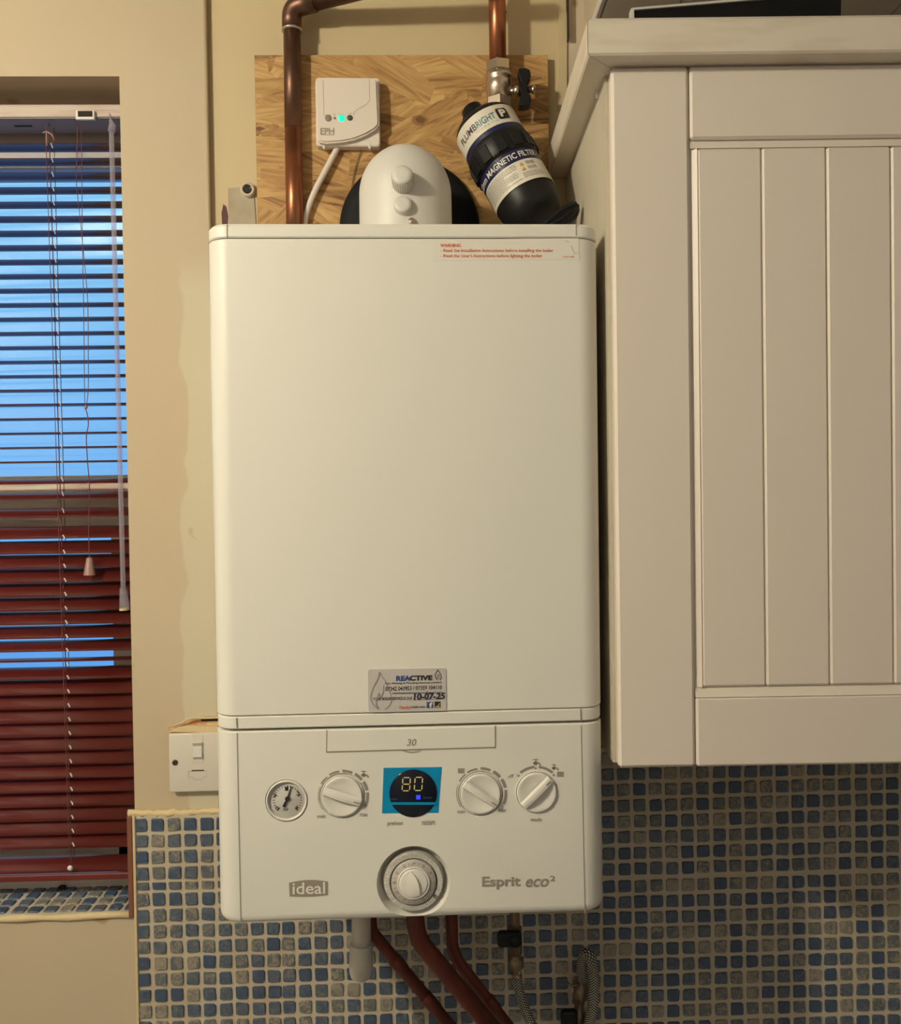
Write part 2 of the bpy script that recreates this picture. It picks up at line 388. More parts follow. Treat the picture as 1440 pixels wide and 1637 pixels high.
def boolean(o, cutters, op='DIFFERENCE'):
    for c in cutters:
        md = o.modifiers.new('b', 'BOOLEAN'); md.operation = op; md.object = c; md.solver = 'EXACT'
    bpy.context.view_layer.update()
    dg = bpy.context.evaluated_depsgraph_get()
    me = bpy.data.meshes.new_from_object(o.evaluated_get(dg)); o.modifiers.clear(); old = o.data; o.data = me
    for c in cutters: bpy.data.objects.remove(c)
    return o
_text = {}
def text_mesh(s, shear=0.0, bold=0.0):
    k = (s, shear, bold)
    if k in _text: return _text[k]
    c = bpy.data.curves.new('t', 'FONT'); c.body = s; c.shear = shear; c.offset = bold; c.resolution_u = 3
    o = bpy.data.objects.new('t', c); COL.objects.link(o); bpy.context.view_layer.update()
    dg = bpy.context.evaluated_depsgraph_get(); me = bpy.data.meshes.new_from_object(o.evaluated_get(dg))
    vs = [v.co.copy() for v in me.vertices]; fs = [tuple(p.vertices) for p in me.polygons]
    bpy.data.objects.remove(o); bpy.data.meshes.remove(me)
    x0 = min(v.x for v in vs); x1 = max(v.x for v in vs); y0 = min(v.y for v in vs); y1 = max(v.y for v in vs)
    r = ([((v.x - x0) / (x1 - x0), (v.y - y0) / (y1 - y0)) for v in vs], fs); _text[k] = r; return r
def text_to(bm, s, fn, shear=0.0, bold=0.0):
    """fn maps the unit square of the text block to a 3D point"""
    vs, fs = text_mesh(s, shear, bold); bv = [bm.verts.new(fn(a, b)) for a, b in vs]
    for f in fs:
        try: bm.faces.new([bv[i] for i in f])
        except ValueError: pass
def ptext(bm, fr, s, u0, v0, u1, v1, y, slope=0.0, **kw):
    """text in the rectangle of photo pixels, on plane y of a frame; v1 is its lower edge"""
    a = fr.P(u0, v1, y); b = fr.P(u1, v1 + slope * (u1 - u0), y); c = fr.P(u0, v0, y)
    text_to(bm, s, lambda p, q: a + (b - a) * p + (c - a) * q, **kw)

# ------------------------------------------------------------------ walls
XL = P(329, 200).x                        # where the proud left wall ends
WX0, WX1 = -1.3, P(205, 800).x            # window opening
WZ1 = P(120, 122).z; WZ0 = P(100, 1463).z
YB = 0.010                                # the set-back wall behind the boiler
RD = 0.09                                 # window reveal depth
TILE_Y = -0.008
b = NB()
box(b, WX1, XL, 0, 0.20, 0, 2.42)
box(b, WX0, WX1, 0, 0.20, WZ1, 2.42)
box(b, WX0, WX1, 0, 0.20, 0, WZ0)
box(b, -1.6, WX0, 0, 0.20, 0, 2.42)
wl = tag(obj('wall_back', b, M['wall']), 'cream painted wall around the window with scuffs', kind='structure')
b = NB(); box(b, XL, P(908, 60, YB).x, YB, 0.20, 0, 2.42); tag(obj('wall_alcove', b, M['wall2']), kind='structure')
b = NB(); box(b, P(908, 60, YB).x, 2.0, YB, 0.20, 0, 2.42); tag(obj('wall_right_of_boiler', b, M['wall3']), kind='structure')
# rear surfaces of the room
b = NB(); box(b, -1.6, 2.0, -2.8, 0.2, -0.05, 0); tag(obj('floor', b, M['floor']), kind='structure')
b = NB(); box(b, -1.6, 2.0, -2.8, 0.2, 2.42, 2.5); tag(obj('ceiling', b, M['ceilwhite']), kind='structure')
b = NB(); box(b, -1.7, -1.6, -2.8, 0.2, 0, 2.42); tag(obj('wall_left', b, M['roomwall']), kind='structure')
b = NB(); box(b, 2.0, 2.1, -2.8, 0.2, 0, 2.42); tag(obj('wall_right', b, M['roomwall']), kind='structure')
b = NB(); box(b, -1.6, 2.0, -2.9, -2.8, 0, 2.42); tag(obj('wall_front', b, M['roomwall']), kind='structure')

# plaster corner bead along the proud wall's edge
b = NB(); zt = 2.42
tube(b, [(XL, 0.003, 1.0), (XL + 0.0005, 0.003, 1.6), (XL, 0.003, zt)], 0.0035, 8)
tag(obj('trim_1', b, M['wall'], smooth=True), kind='structure')
b = NB(); xb = P(906, 30, YB).x
box(b, xb - 0.0008, xb + 0.0008, YB - 0.012, YB + 0.004, P(906, 68, YB).z, 2.42)
tag(obj('wall_crack', b, M['dark']), kind='structure')
b = NB(); extr(b, [P(893, 20, YB - 0.003), P(906, 20, YB - 0.003), P(906, 148, YB - 0.003), P(894, 180, YB - 0.003), P(891, 176, YB - 0.003), P(893, 105, YB - 0.003)], (0, 0.004, 0))
tag(obj('trim_2', b, M['wall2']), kind='structure')

# ------------------------------------------------------------------ mosaic splashback
SX = P(1136.5, 1300, TILE_Y).x; PT = 0.0215
seam_z = lambda u: P(u, 1437, TILE_Y).z
ZS = P(300, 1437, TILE_Y).z + PT / 2 + 0.0006      # top of the rows below the seam
tx0 = P(212.5, 1400, TILE_Y).x; ztl = P(280, 1302, TILE_Y).z; ztr = P(970, 1196, TILE_Y).z
xmid = P(700, 1400, TILE_Y).x
b = NB(); box(b, tx0, xmid, TILE_Y, YB, 0.75, ztl); box(b, xmid, 2.0, TILE_Y, YB, 0.75, ztr)
spl = tag(obj('wall_tiling', b, M['grout']), 'cream grouted splashback of small blue and grey stone mosaic tiles', kind='structure')

def tile_shape(w, h, d, tone, rnd):
    """one uneven tile, about 24 triangles, centred, front towards -y"""
    pts = []
    for sx_, sz_ in ((-1, -1), (1, -1), (1, 1), (-1, 1)):
        cx = sx_ * w / 2 * rnd.uniform(0.90, 1.04); cz = sz_ * h / 2 * rnd.uniform(0.90, 1.04); c = rnd.uniform(0.04, 0.15) * min(w, h)
        p1 = (cx - sx_ * c, cz); p2 = (cx, cz - sz_ * c)
        if sx_ * sz_ > 0: p1, p2 = p2, p1
        pts += [p2, p1] if False else [p1, p2]
    ang = sorted(pts, key=lambda p: math.atan2(p[1], p[0]))
    bm = NB()
    r0 = [bm.verts.new((p[0], 0.001, p[1])) for p in ang]
    r1 = [bm.verts.new((p[0], -d * 0.45, p[1])) for p in ang]
    r2 = [bm.verts.new((p[0] * 0.93, -d + rnd.uniform(-1, 1) * 0.0003, p[1] * 0.93)) for p in ang]
    for A, B in ((r0, r1), (r1, r2)):
        for i in range(8): bm.faces.new((A[i], A[(i + 1) % 8], B[(i + 1) % 8], B[i]))
    bm.faces.new(r2)
    bmesh.ops.recalc_face_normals(bm, faces=bm.faces[:])
    return bm
def to_tile_mesh(bm, tone):
    me = bpy.data.meshes.new('mosaic_tile'); bm.to_mesh(me); bm.free()
    at = me.attributes.new('tone', 'FLOAT', 'FACE')
    for i in range(len(me.polygons)): at.data[i].value = tone
    me.materials.append(M['tile']); return me
def tone_pick(r):
    q = r.random()
    return r.uniform(-0.15, 0.22) if q < 0.34 else (r.uniform(0.25, 0.55) if q < 0.66 else r.uniform(0.6, 1.0))
rt = random.Random(3)
variants = []
for i in range(40):
    tn = tone_pick(rt); variants.append((to_tile_mesh(tile_shape(0.0172, 0.0168, 0.0022, tn, rt), tn), tn))
narrow = []
for i in range(8):
    tn = tone_pick(rt); narrow.append((to_tile_mesh(tile_shape(0.0172, 0.0095, 0.0022, tn, rt), tn), tn))
def proj(p):
    q = CAMROT.transposed() @ (Vector(p) - CAMLOC)
    return 720 + 1440 * q.x / -q.z, 818.5 - 1440 * q.y / -q.z
cells = []
c = 0; xs = []
for k in range(-60, 40):
    sheet = math.floor(k / 9); xs.append(SX + k * PT + PT / 2 + sheet * 0.0012 + 0.0006)
xl0 = P(226, 1317, TILE_Y).x
xs = [x for x in xs if x > xl0 + 8.5 * PT + 0.002]
xs += [xl0 + k * PT for k in range(9)]
for x in xs:
    if x > 1.0: continue
    z = ZS - PT / 2; n = 0
    while z > 1.600 - 0.95 + 0.1:
        cells.append((x, z, 0)); n += 1; z -= PT
        if n % 9 == 0: z -= 0.0012
    if x < xmid:
        z = ZS + 0.0075; cells.append((x, z, 1)); z += 0.0075 + PT / 2 - 0.001
        for k in range(4):
            if z + 0.009 < ztl: cells.append((x, z, 0))
            z += PT
    else:
        z = ZS + PT / 2 + 0.002
        for k in range(9):
            if z + 0.009 < ztr: cells.append((x, z, 0))
            z += PT
vis = []; rest = []
for x, z, nar in cells:
    u, v = proj((x, TILE_Y, z))
    hid = (358 < u < 957 and v < 1468) or (u > 996 and v < 1216) or u > 1446 or v > 1643 or u < 205
    far = u < 180 or u > 1560 or v > 1760
    if far: continue
    (rest if hid else vis).append((x, z, nar, u, v))
def rank(c):
    x, z, nar, u, v = c
    s = (Vector((x, TILE_Y, z)) - CAMLOC).length
    if nar: s += 0.2
    if 560 < u < 960 and v > 1475: s += 0.15
    if u > 1430 or v > 1628: s += 0.3
    return s
vis.sort(key=rank)
for x, z, nar, u, v in vis[:300]:
    me, tn = rt.choice(narrow if nar else variants)
    o = bpy.data.objects.new('mosaic_tile', me); COL.objects.link(o); o.parent = spl
    o.location = (x + rt.uniform(-1, 1) * 0.0005, TILE_Y, z + rt.uniform(-1, 1) * 0.0005)
    o.rotation_euler = (0, R(rt.uniform(-2.5, 2.5)), 0)
def join_tiles(name, lst, place):
    V = []; F = []; T = []
    for it in lst:
        me, tn = rt.choice(narrow if it[2] else variants); off = len(V)
        for vv in me.vertices: V.append(place(it, vv.co))
        for p in me.polygons: F.append([off + i for i in p.vertices]); T.append(tn)
    me = bpy.data.meshes.new(name); me.from_pydata(V, [], F)
    at = me.attributes.new('tone', 'FLOAT', 'FACE')
    for i, t in enumerate(T): at.data[i].value = t
    me.materials.append(M['tile']); return me
o = link('mosaic_tiles', join_tiles('mosaic_tiles', vis[300:] + rest, lambda it, c: (it[0] + c.x, TILE_Y + c.y, it[1] + c.z)), None, spl)
tag(o, kind='stuff')
# uneven caulk line over the tiles and brown trim by the sill
b = NB(); rc = random.Random(5); pts = []
for i in range(26):
    t = i / 25; p = P(205 + t * 200, 1301 - 1.5 * t, -0.004); pts.append((p.x, -0.004 + rc.uniform(-.0012, .0012), ztl + 0.001 + rc.uniform(-.0012, .0012)))
tube(b, pts, [0.0045 * rc.uniform(0.8, 1.25) for _ in pts], 8)
tag(obj('trim_3', b, M['caulk'], smooth=True), 'yellowed caulk bead along the top of the mosaic tiles', kind='structure')
b = NB(); p0 = P(209, 1302, -0.004); box(b, P(205, 1400, TILE_Y).x, tx0 + 0.0005, TILE_Y - 0.002, -0.0005, WZ0 - 0.002, ztl - 0.001, 0.001)
tag(obj('trim_4', b, M['trim']), 'brown plastic tile trim at the window corner', kind='structure')
b = NB(); box(b, tx0 + 0.0012, tx0 + 0.005, TILE_Y - 0.003, TILE_Y + 0.004, 0.8, ztl, 0.001); tag(obj('trim_5', b, M['caulk']), kind='structure')

# ------------------------------------------------------------------ tiled window sill
b = NB(); box(b, WX0, WX1, 0.003, RD + 0.02, WZ0 - 0.02, WZ0 + 0.0005)
sill = tag(obj('window_sill', b, M['grout']), 'window sill clad in small blue and grey mosaic tiles', kind='structure')
rs = random.Random(11)
for j in range(4):
    for i in range(16):
        x = WX1 - 0.012 - i * PT - (0.003 if i > 7 else 0); y = 0.016 + j * PT
        me, tn = rs.choice(variants)
        o = bpy.data.objects.new('mosaic_tile', me); COL.objects.link(o); o.parent = sill
        o.location = (x, y, WZ0 + 0.0005); o.rotation_euler = (R(-90), 0, R(rs.uniform(-2, 2)))
b = NB(); pts = []
for i in range(30):
    x = WX0 + (WX1 - WX0 + 0.004) * i / 29; pts.append((x, -0.0005 + rs.uniform(-.001, .001), WZ0 - 0.002 + rs.uniform(-.0015, .001)))
tube(b, pts, [0.005 * rs.uniform(0.75, 1.2) for _ in pts], 8)
tag(obj('trim_6', b, M['caulk'], smooth=True), kind='structure')

# ------------------------------------------------------------------ window
YF = RD                                   # face of the window frame
win = tag(bpy.data.objects.new('window_1', None), 'painted window frame with a fixed upper pane and a lower casement', kind='structure')
COL.objects.link(win)
def zz(v, y, u=100): return P(u, v, y).z
def xx(u, y, v=800): return P(u, v, y).x
b = NB(); box(b, WX0, WX1 + 0.03, YF, YF + 0.07, zz(187, YF), WZ1 + 0.03, 0.003)
obj('head_batten', b, M['frame'], win)
b = NB()
box(b, WX0, WX1 + 0.03, YF + 0.012, YF + 0.07, zz(270, YF + 0.012), zz(187, YF) + 0.001, 0.002)
box(b, xx(214, YF), WX1 + 0.05, YF + 0.012, YF + 0.07, zz(1413, YF), zz(187, YF), 0.002)
box(b, WX0 - 0.02, WX0 + 0.03, YF + 0.012, YF + 0.07, zz(1413, YF), zz(187, YF), 0.002)
obj('window_frame', b, M['frame_shade'], win)
b = NB()
box(b, WX0, WX1 + 0.03, YF + 0.004, YF + 0.075, zz(846, YF), zz(760, YF), 0.003)
box(b, WX0, WX1 + 0.03, YF, YF + 0.03, zz(792, YF), zz(776, YF), 0.002)
obj('transom', b, M['frame'], win)
b = NB()
box(b, xx(178, YF, 1050), WX1 + 0.03, YF + 0.006, YF + 0.07, zz(1400, YF), zz(846, YF), 0.003)
box(b, WX0, WX1 + 0.03, YF + 0.006, YF + 0.07, zz(1400, YF), zz(1352, YF), 0.003)
obj('casement', b, M['frame'], win)
b = NB(); box(b, WX0, WX1 + 0.03, YF - 0.008, YF + 0.07, WZ0, zz(1402, YF - 0.008), 0.002)
obj('bottom_rail', b, M['frame'], win)
b = NB(); box(b, WX0 - 0.06, WX1 + 0.04, -0.002, 0.002, zz(760, YF), zz(270, YF)); o = obj('window_pane', b, M['glass'], win)
o.rotation_euler = (0, 0, R(-4.0)); o.location = (0, YF + 0.045 - 0.0698 * 0.30, 0)
b = NB(); box(b, WX0, xx(178, YF, 1050), YF + 0.04, YF + 0.044, zz(1352, YF), zz(846, YF)); obj('window_pane', b, M['glass'], win)

# ------------------------------------------------------------------ venetian blind
YS = 0.050
bl = thing('venetian_blind', 'mahogany red venetian blind hanging in the window', 'blind', (P(60, 190, YS).x, YS, zz(200, YS)))
BO = Vector(bl.location)
def L(p): return Vector(p) - BO
sx0, sx1 = WX0 + 0.006 - BO.x, WX1 - 0.003 - BO.x
b = NB(); zr1 = zz(166.5, 0.030) - BO.z; zr0 = zz(187, 0.030) - BO.z
box(b, sx0, sx1, 0.030 - YS, 0.084 - YS, zr0, zr1, 0.0015)
obj('head_rail', b, mat('head_rail_paint', (0.54, 0.44, 0.38), 0.5, noise=(5, (0.30, 0.15, 0.13), 0.48, 0.75, (1.5, 1, 22))), bl)
b = NB(); box(b, sx0, sx1, 0.032 - YS, 0.082 - YS, zr0 - 0.0012, zr0 - 0.0002); q = L(P(20, 201, 0.05)); obj('rail_shade', b, M['rail'], bl)  # thin dark sheet standing in for the shade under the head rail
b = NB(); box(b, q.x, q.x + 0.024, 0.055 - YS, 0.058 - YS, zr0 - 0.0018, zr0 - 0.0010); obj('rail_slot', b, M['dark'], bl)
def slat_mesh():
    bm = NB(); n = 6; wd = 0.025; ring = []
    for sgn, off in ((1, 0.00022), (-1, -0.00022)):
        row = []
        for i in range(n + 1):
            t = i / n - 0.5; y = t * wd; z = -0.0022 * (4 * t * t) + off
            row.append((y, z))
        ring += row if sgn == 1 else row[::-1]
    a = [bm.verts.new((sx0, y, z)) for y, z in ring]; c2 = [bm.verts.new((sx1, y, z)) for y, z in ring]
    for i in range(len(ring)):
        j = (i + 1) % len(ring); bm.faces.new((a[i], a[j], c2[j], c2[i]))
    for i in range(n):      # end strips
        m_ = len(ring) - 1 - i
        bm.faces.new((c2[i], c2[i + 1], c2[m_ - 1], c2[m_])); bm.faces.new((a[i + 1], a[i], a[m_], a[m_ - 1]))
    bmesh.ops.recalc_face_normals(bm, faces=bm.faces[:])
    me = bpy.data.meshes.new('slat'); bm.to_mesh(me); bm.free(); me.materials.append(M['slat'])
    for p in me.polygons: p.use_smooth = True
    return me
sm = slat_mesh()
sl = [(234 + 22.85 * i, -4.5 * (738 - (234 + 22.85 * i)) / 500) for i in range(23)]
sl += [(767, 16), (790, 22), (817, 30)]
sl += [(849, 40), (873, 43), (895.5, 45), (918, 46), (940.5, 47), (963, 45), (985.5, 42), (1008, 38), (1030, 30)]
sl += [(1052, 2), (1073.5, 32)]
sl += [(1096 + 22.3 * i, t) for i, t in enumerate((50, 56, 60, 60, 62, 60, 48, 47))]
sl += [(1274.5, 58), (1297, 62), (1319, 60), (1341, 52), (1380, 40)]
for v, t in sl:
    o = bpy.data.objects.new('slat', sm); COL.objects.link(o); o.parent = bl
    o.location = (0, 0, zz(v, YS) - BO.z); o.rotation_euler = (R(t), 0, 0)
b = NB(); zb1 = zz(1392, YS) - BO.z; zb0 = zz(1403, YS) - BO.z; box(b, sx0, sx1, -0.012, 0.012, zb0, zb1, 0.002)
obj('bottom_rail', b, M['slat'], bl)
# ladder cords
for dx, yy, r in ((-6, -0.0135, 0.0005), (0, 0.0, 0.0007), (8, 0.0135, 0.0005)):
    b = NB(); pts = []
    for i in range(24):
        v = 195 + (1388 - 195) * i / 23; u = 78 + 37 * (v - 195) / 1193 + dx * (1 - 0.45 * (v / 1400)); p = P(u, v, YS + yy); pts.append(L((p.x, YS + yy, p.z)))
    tube(b, pts, r, 5); obj('ladder_cord', b, M['cord'], bl)
b = NB()  # white glints between the slats, modelled as short pale threads
for v, t in sl:
    if v > 1350: continue
    for k in range(2):
        u = 82 + 37 * (v - 195) / 1193 + k * 2 - 2; p = L(P(u, v - 6 + (12 if v > 830 else 1), YS - 0.014)); q = L(P(u + 3, v + (3 if v < 830 else 12), YS - 0.014))
        if k == 0: tube(b, [p, (p + q) / 2 + Vector((0.0003, 0, 0)), q], 0.0006 if v < 830 else 0.0009, 5)
o = obj('ladder_glints', b, M['cordwhite'], bl); tag(o, 'glints on the ladder cords between the slats, built as short white threads', kind='stuff')
b = NB(); c0 = L(P(77, 215, YS - 0.016)); tube(b, [c0 + Vector((-0.007, 0, 0.002)), c0 + Vector((-0.002, 0, 0.004)), c0 + Vector((0.005, 0, 0.0)), c0 + Vector((0.008, 0, -0.008))], 0.0012, 6)
tube(b, [c0 + Vector((-0.002, 0, 0.003)), c0 + Vector((-0.002, 0, -0.015))], 0.0012, 6)
obj('cord_clip', b, M['tassel'], bl, smooth=True)
# pull cord, knot, tassel
YC = YS - 0.018
def pl(pts, y=YC): return [L(P(u, v, y)) for u, v in pts]
b = NB(); tube(b, spline(pl([(124, 200), (123, 250), (122, 290), (127, 340), (133, 400), (140, 480), (141, 560), (141, 620), (138, 651)])), 0.0005, 5)
tube(b, spline(pl([(130, 200), (131, 300), (132, 400), (134, 520), (135, 620), (136, 651)])), 0.0005, 5)
tube(b, spline(pl([(136, 651), (140, 665), (141, 680), (138, 700), (140, 740), (143, 780), (142, 850), (143, 893)])), 0.0007, 5)
obj('pull_cord', b, M['cord'], bl)
b = NB(); k = L(P(137, 651, YC)); lathe(b, [(0, -0.003), (0.002, -0.002), (0.0028, 0), (0.002, 0.002), (0, 0.003)], k, (0, 0, 1), 10); obj('cord_knot', b, M['tassel'], bl, smooth=True)
b = NB(); k1 = L(P(143, 920, YC)); k0 = L(P(143, 891, YC)); lathe(b, [(0, 0), (0.0078, 0.0005), (0.0076, 0.002), (0.0042, (k0 - k1).length - 0.002), (0.0025, (k0 - k1).length), (0, (k0 - k1).length)], k1, k0 - k1, 16)
obj('cord_tassel', b, M['tassel'], bl, auto=35)
# tilt wand
YW = YS - 0.022
w0 = L(P(178, 210, YW)); w1 = L(P(199, 972, YW)); w2 = L(P(197, 940, YW))
b = NB(); tube(b, [w0, w2], 0.0036, 6); obj('tilt_wand', b, M['wand'], bl)
b = NB(); lathe(b, [(0, 0), (0.0066, 0), (0.0066, 0.002), (0.0048, (w2 - w1).length), (0, (w2 - w1).length)], w1, w2 - w1, 14); obj('wand_grip', b, M['wand'], bl)
b = NB(); lathe(b, [(0, 0), (0.0067, 0), (0.0067, 0.003), (0, 0.003)], w1 + Vector((0, 0, -0.003)), w2 - w1, 14); obj('wand_end_cap', b, M['caulk'], bl)
b = NB(); wt = L(P(177, 192, YW)); tube(b, [w0, (w0 + wt) / 2 + Vector((0.002, 0, 0)), wt], [0.0052, 0.0048, 0.0025], 8); tube(b, [wt, wt + Vector((-0.002, 0.002, 0.009)), wt + Vector((0.002, 0.016, 0.010))], 0.0014, 6)
obj('wand_hook', b, M['wand'], bl, smooth=True)
b = NB(); m0 = L(P(136, 183.5, 0.026)); box(b, m0.x - 0.0125, m0.x + 0.0125, m0.y - 0.001, m0.y + 0.004, m0.z - 0.0065, m0.z + 0.006, 0.001); mb_ = obj('mounting_bracket', b, M['cordwhite'], bl)
b = NB(); box(b, m0.x - 0.009, m0.x + 0.010, m0.y - 0.0018, m0.y - 0.0005, m0.z - 0.003, m0.z + 0.0045); obj('bracket_slot', b, M['dark'], mb_)
b = NB(); k = L(P(113, 1387, YS - 0.014)); lathe(b, [(0, 0), (0.003, 0.001), (0.004, 0.002), (0.002, 0.004), (0, 0.004)], k, (0, -1, 0), 12); obj('cord_button', b, M['cordwhite'], bl, smooth=True)

# small dark fly on the sill's back edge
b = NB(); f = P(99, 1410, RD - 0.014); f.z = WZ0 + 0.0058
lathe(b, [(0, -0.006), (0.0022, -0.004), (0.003, 0), (0.002, 0.004), (0, 0.006)], f, (1, 0.2, 0.1), 10)
for s_ in (-1, 1):
    tube(b, [f, f + Vector((s_ * 0.004, -0.003, 0)), f + Vector((s_ * 0.006, -0.004, -0.0035))], 0.0005, 4)
    tube(b, [f, f + Vector((s_ * 0.003, 0.003, 0)), f + Vector((s_ * 0.005, 0.004, -0.0035))], 0.0005, 4)
tag(obj('dead_fly', b, M['black'], smooth=True), 'dead black fly lying at the back of the tiled window sill', 'insect')

# ------------------------------------------------------------------ OSB board
OY = YB - 0.0115
bx0 = P(409, 220, OY).x; bx1 = P(877, 200, OY).x; bz1 = P(640, 88, OY).z; bz0 = 1.60 - 0.05
osb = thing('strand_board', 'orange brown oriented strand board fixed to the wall behind the flue', 'board', ((bx0 + bx1) / 2, YB, bz0))
OO = Vector(osb.location)
b = NB(); box(b, bx0 - OO.x, bx1 - OO.x, -0.0115, -0.0002, 0, bz1 - OO.z, 0.0006)
obj('board', b, M['ply_edge'], osb)
ro = random.Random(21)
V = []; F = []; T = []; UV = []
def clip_poly(p, x0, x1, z0, z1):
    for ax, lim, sg in ((0, x0, 1), (0, x1, -1), (1, z0, 1), (1, z1, -1)):
        q = []
        for i in range(len(p)):
            a, c2 = p[i], p[(i + 1) % len(p)]; ina = (a[ax] - lim) * sg >= 0; inc = (c2[ax] - lim) * sg >= 0
            if ina: q.append(a)
            if ina != inc:
                t = (lim - a[ax]) / (c2[ax] - a[ax]); q.append((a[0] + (c2[0] - a[0]) * t, a[1] + (c2[1] - a[1]) * t))
        p = q
        if len(p) < 3: return None
    return p
X0, X1, Z0, Z1 = bx0 - OO.x, bx1 - OO.x, 0.20, bz1 - OO.z
NFL = 760
for k in range(NFL):
    cx = ro.uniform(X0, X1); cz = ro.uniform(Z0, Z1); ln = ro.uniform(0.03, 0.13); wd = ro.uniform(0.010, 0.042); a = ro.gauss(0.0, 0.42)
    ca, sa = math.cos(a), math.sin(a); nn = []
    for t, s_ in ((-.5, -.5), (-.2, -.55), (.25, -.5), (.5, -.4), (.52, .35), (.2, .5), (-.25, .52), (-.52, .4)):
        lx = t * ln * ro.uniform(.88, 1.08); ly = s_ * wd * ro.uniform(.8, 1.1); nn.append((cx + lx * ca - ly * sa, cz + lx * sa + ly * ca))
    pg = clip_poly(nn, X0 + 0.0003, X1 - 0.0003, Z0, Z1 - 0.0003)
    if not pg: continue
    y = -0.0115 - 0.0001 - 0.0005 * k / NFL; off = len(V); tn = ro.gauss(0.0, 0.075); du = ro.uniform(0, 50)
    m_ = len(pg)
    for q in pg: V.append((q[0], y, q[1]))
    for q in pg: V.append((q[0], -0.0113, q[1]))
    def uvof(q): lx = (q[0] - cx) * ca + (q[1] - cz) * sa; ly = -(q[0] - cx) * sa + (q[1] - cz) * ca; return (lx + du, ly + du)
    F.append([off + i for i in range(m_)][::-1] if False else [off + i for i in range(m_)]); T.append(tn); UV.append([uvof(q) for q in pg])
    for i in range(m_):
        j = (i + 1) % m_; F.append([off + i, off + m_ + i, off + m_ + j, off + j]); T.append(tn - 0.04); UV.append([uvof(pg[i]), uvof(pg[i]), uvof(pg[j]), uvof(pg[j])])
for (ku, kv, ka, kb) in ((672, 192, 15, 9), (672, 192, 8, 5), (437, 203, 8, 5)):
    k0 = P(ku, kv, OY) - OO; off = len(V); pg = []
    for i in range(14):
        t = 2 * math.pi * i / 14; pg.append((k0.x + px(ka, OY) * math.cos(t) * ro.uniform(.85, 1.15), k0.z + px(kb, OY) * math.sin(t) * ro.uniform(.85, 1.15)))
    for q in pg: V.append((q[0], -0.0122 - 0.00005 * len(pg) / (ka + 1), q[1]))
    F.append([off + i for i in range(14)]); T.append(-0.10 if ka != 8 else -0.22); UV.append([(q[0] * 2, q[1] * 0.3) for q in pg])
me = bpy.data.meshes.new('wood_strands'); me.from_pydata(V, [], F)
at = me.attributes.new('tone', 'FLOAT', 'FACE'); ul = me.uv_layers.new(name='UVMap'); li = 0
for i, t in enumerate(T):
    at.data[i].value = t
    for uvc in UV[i]: ul.data[li].uv = uvc; li += 1
me.materials.append(M['osb']); o = link('wood_strands', me, None, osb); tag(o, kind='stuff')

# bare patch, pipe stub and nail hole left of the board
b = NB(); extr(b, [P(364, 301, YB - 0.0015), P(405, 298, YB - 0.0015), P(409, 360, YB - 0.0015), P(366, 362, YB - 0.0015)], (0, 0.002, 0))
tag(obj('plaster_patch', b, M['putty']), 'bare grey plaster patch left of the strand board', 'patch')
b = NB(); c0 = P(397, 305, YB); lathe(b, [(0, 0.001), (0.0095, 0.001), (0.0095, 0.007), (0.0065, 0.008), (0.0065, 0.002)], c0, (0, -1, 0), 20)
pe = tag(obj('pipe_end', b, M['wall3'], auto=40), 'small capped pipe stub with a dark hole beside the strand board', 'pipe')
b = NB(); lathe(b, [(0, 0), (0.0045, 0), (0.0042, 0.0065), (0, 0.0065)], c0, (0, -1, 0), 16); obj('pipe_hole', b, M['black'], pe)
b = NB(); extr(b, [P(357, 326, YB - 0.001), P(361, 330, YB - 0.001), P(364, 345, YB - 0.001), P(363, 362, YB - 0.001), P(355, 362, YB - 0.001), P(354, 340, YB - 0.001)], (0, 0.0015, 0))
tag(obj('paint_chip', b, mat('maroon_paint', (0.09, 0.02, 0.02), 0.6)), 'dark maroon chip in the paint above the boiler corner', 'paint chip')

# ------------------------------------------------------------------ wireless receiver box
ry = OY - 0.001
rx = thing('heating_receiver', 'white wireless heating receiver box with a glowing green light', 'control box', P(555, 181, ry))
RF = Frame(P(555, 181, ry), 0.0, R(0.6)); rx.rotation_euler = (0, R(0.6), 0)
def rp_(u, v, y=-0.022): q = RF.P(u, v, y); return (q.x, q.z)
b = NB(); a0 = rp_(506, 236, -0.008); a1 = rp_(607, 128, -0.008); prism(b, rrect(a0[0], a1[0], a0[1], a1[1], 0.004), -0.014, 0)
bmesh.ops.bevel(b, geom=[e for e in b.edges if abs(e.verts[0].co.y + 0.014) < 1e-5 and abs(e.verts[1].co.y + 0.014) < 1e-5], offset=0.001, segments=2, affect='EDGES')
obj('back_case', b, M['boxwhite'], rx)
b = NB(); cov = [rp_(503.5, 130), rp_(505, 126), rp_(510, 124.5), rp_(596, 124), rp_(601, 126), rp_(603, 130), rp_(606, 199), rp_(600, 206), rp_(585, 215), rp_(565, 223), rp_(545, 227), rp_(520, 228.5), rp_(511, 227), rp_(507, 223), rp_(505.5, 216)]
prism(b, cov, -0.022, -0.0115)
bmesh.ops.bevel(b, geom=[e for e in b.edges if abs(e.verts[0].co.y + 0.022) < 1e-5 and abs(e.verts[1].co.y + 0.022) < 1e-5], offset=0.0022, segments=3, affect='EDGES')
cv = obj('front_cover', b, M['boxwhite'], rx, auto=30)
lm = mat('moulded_line', (0.42, 0.35, 0.30), 0.6)
b = NB(); stroke(b, [rp_(516, 128), rp_(518, 186)], 0.0005, -0.022); obj('cover_line', b, lm, cv); b = NB(); stroke(b, [rp_(590, 126), rp_(591, 160), rp_(587, 166), rp_(571, 175), rp_(566, 180), rp_(565, 184)], 0.0005, -0.022); obj('cover_line', b, lm, cv)
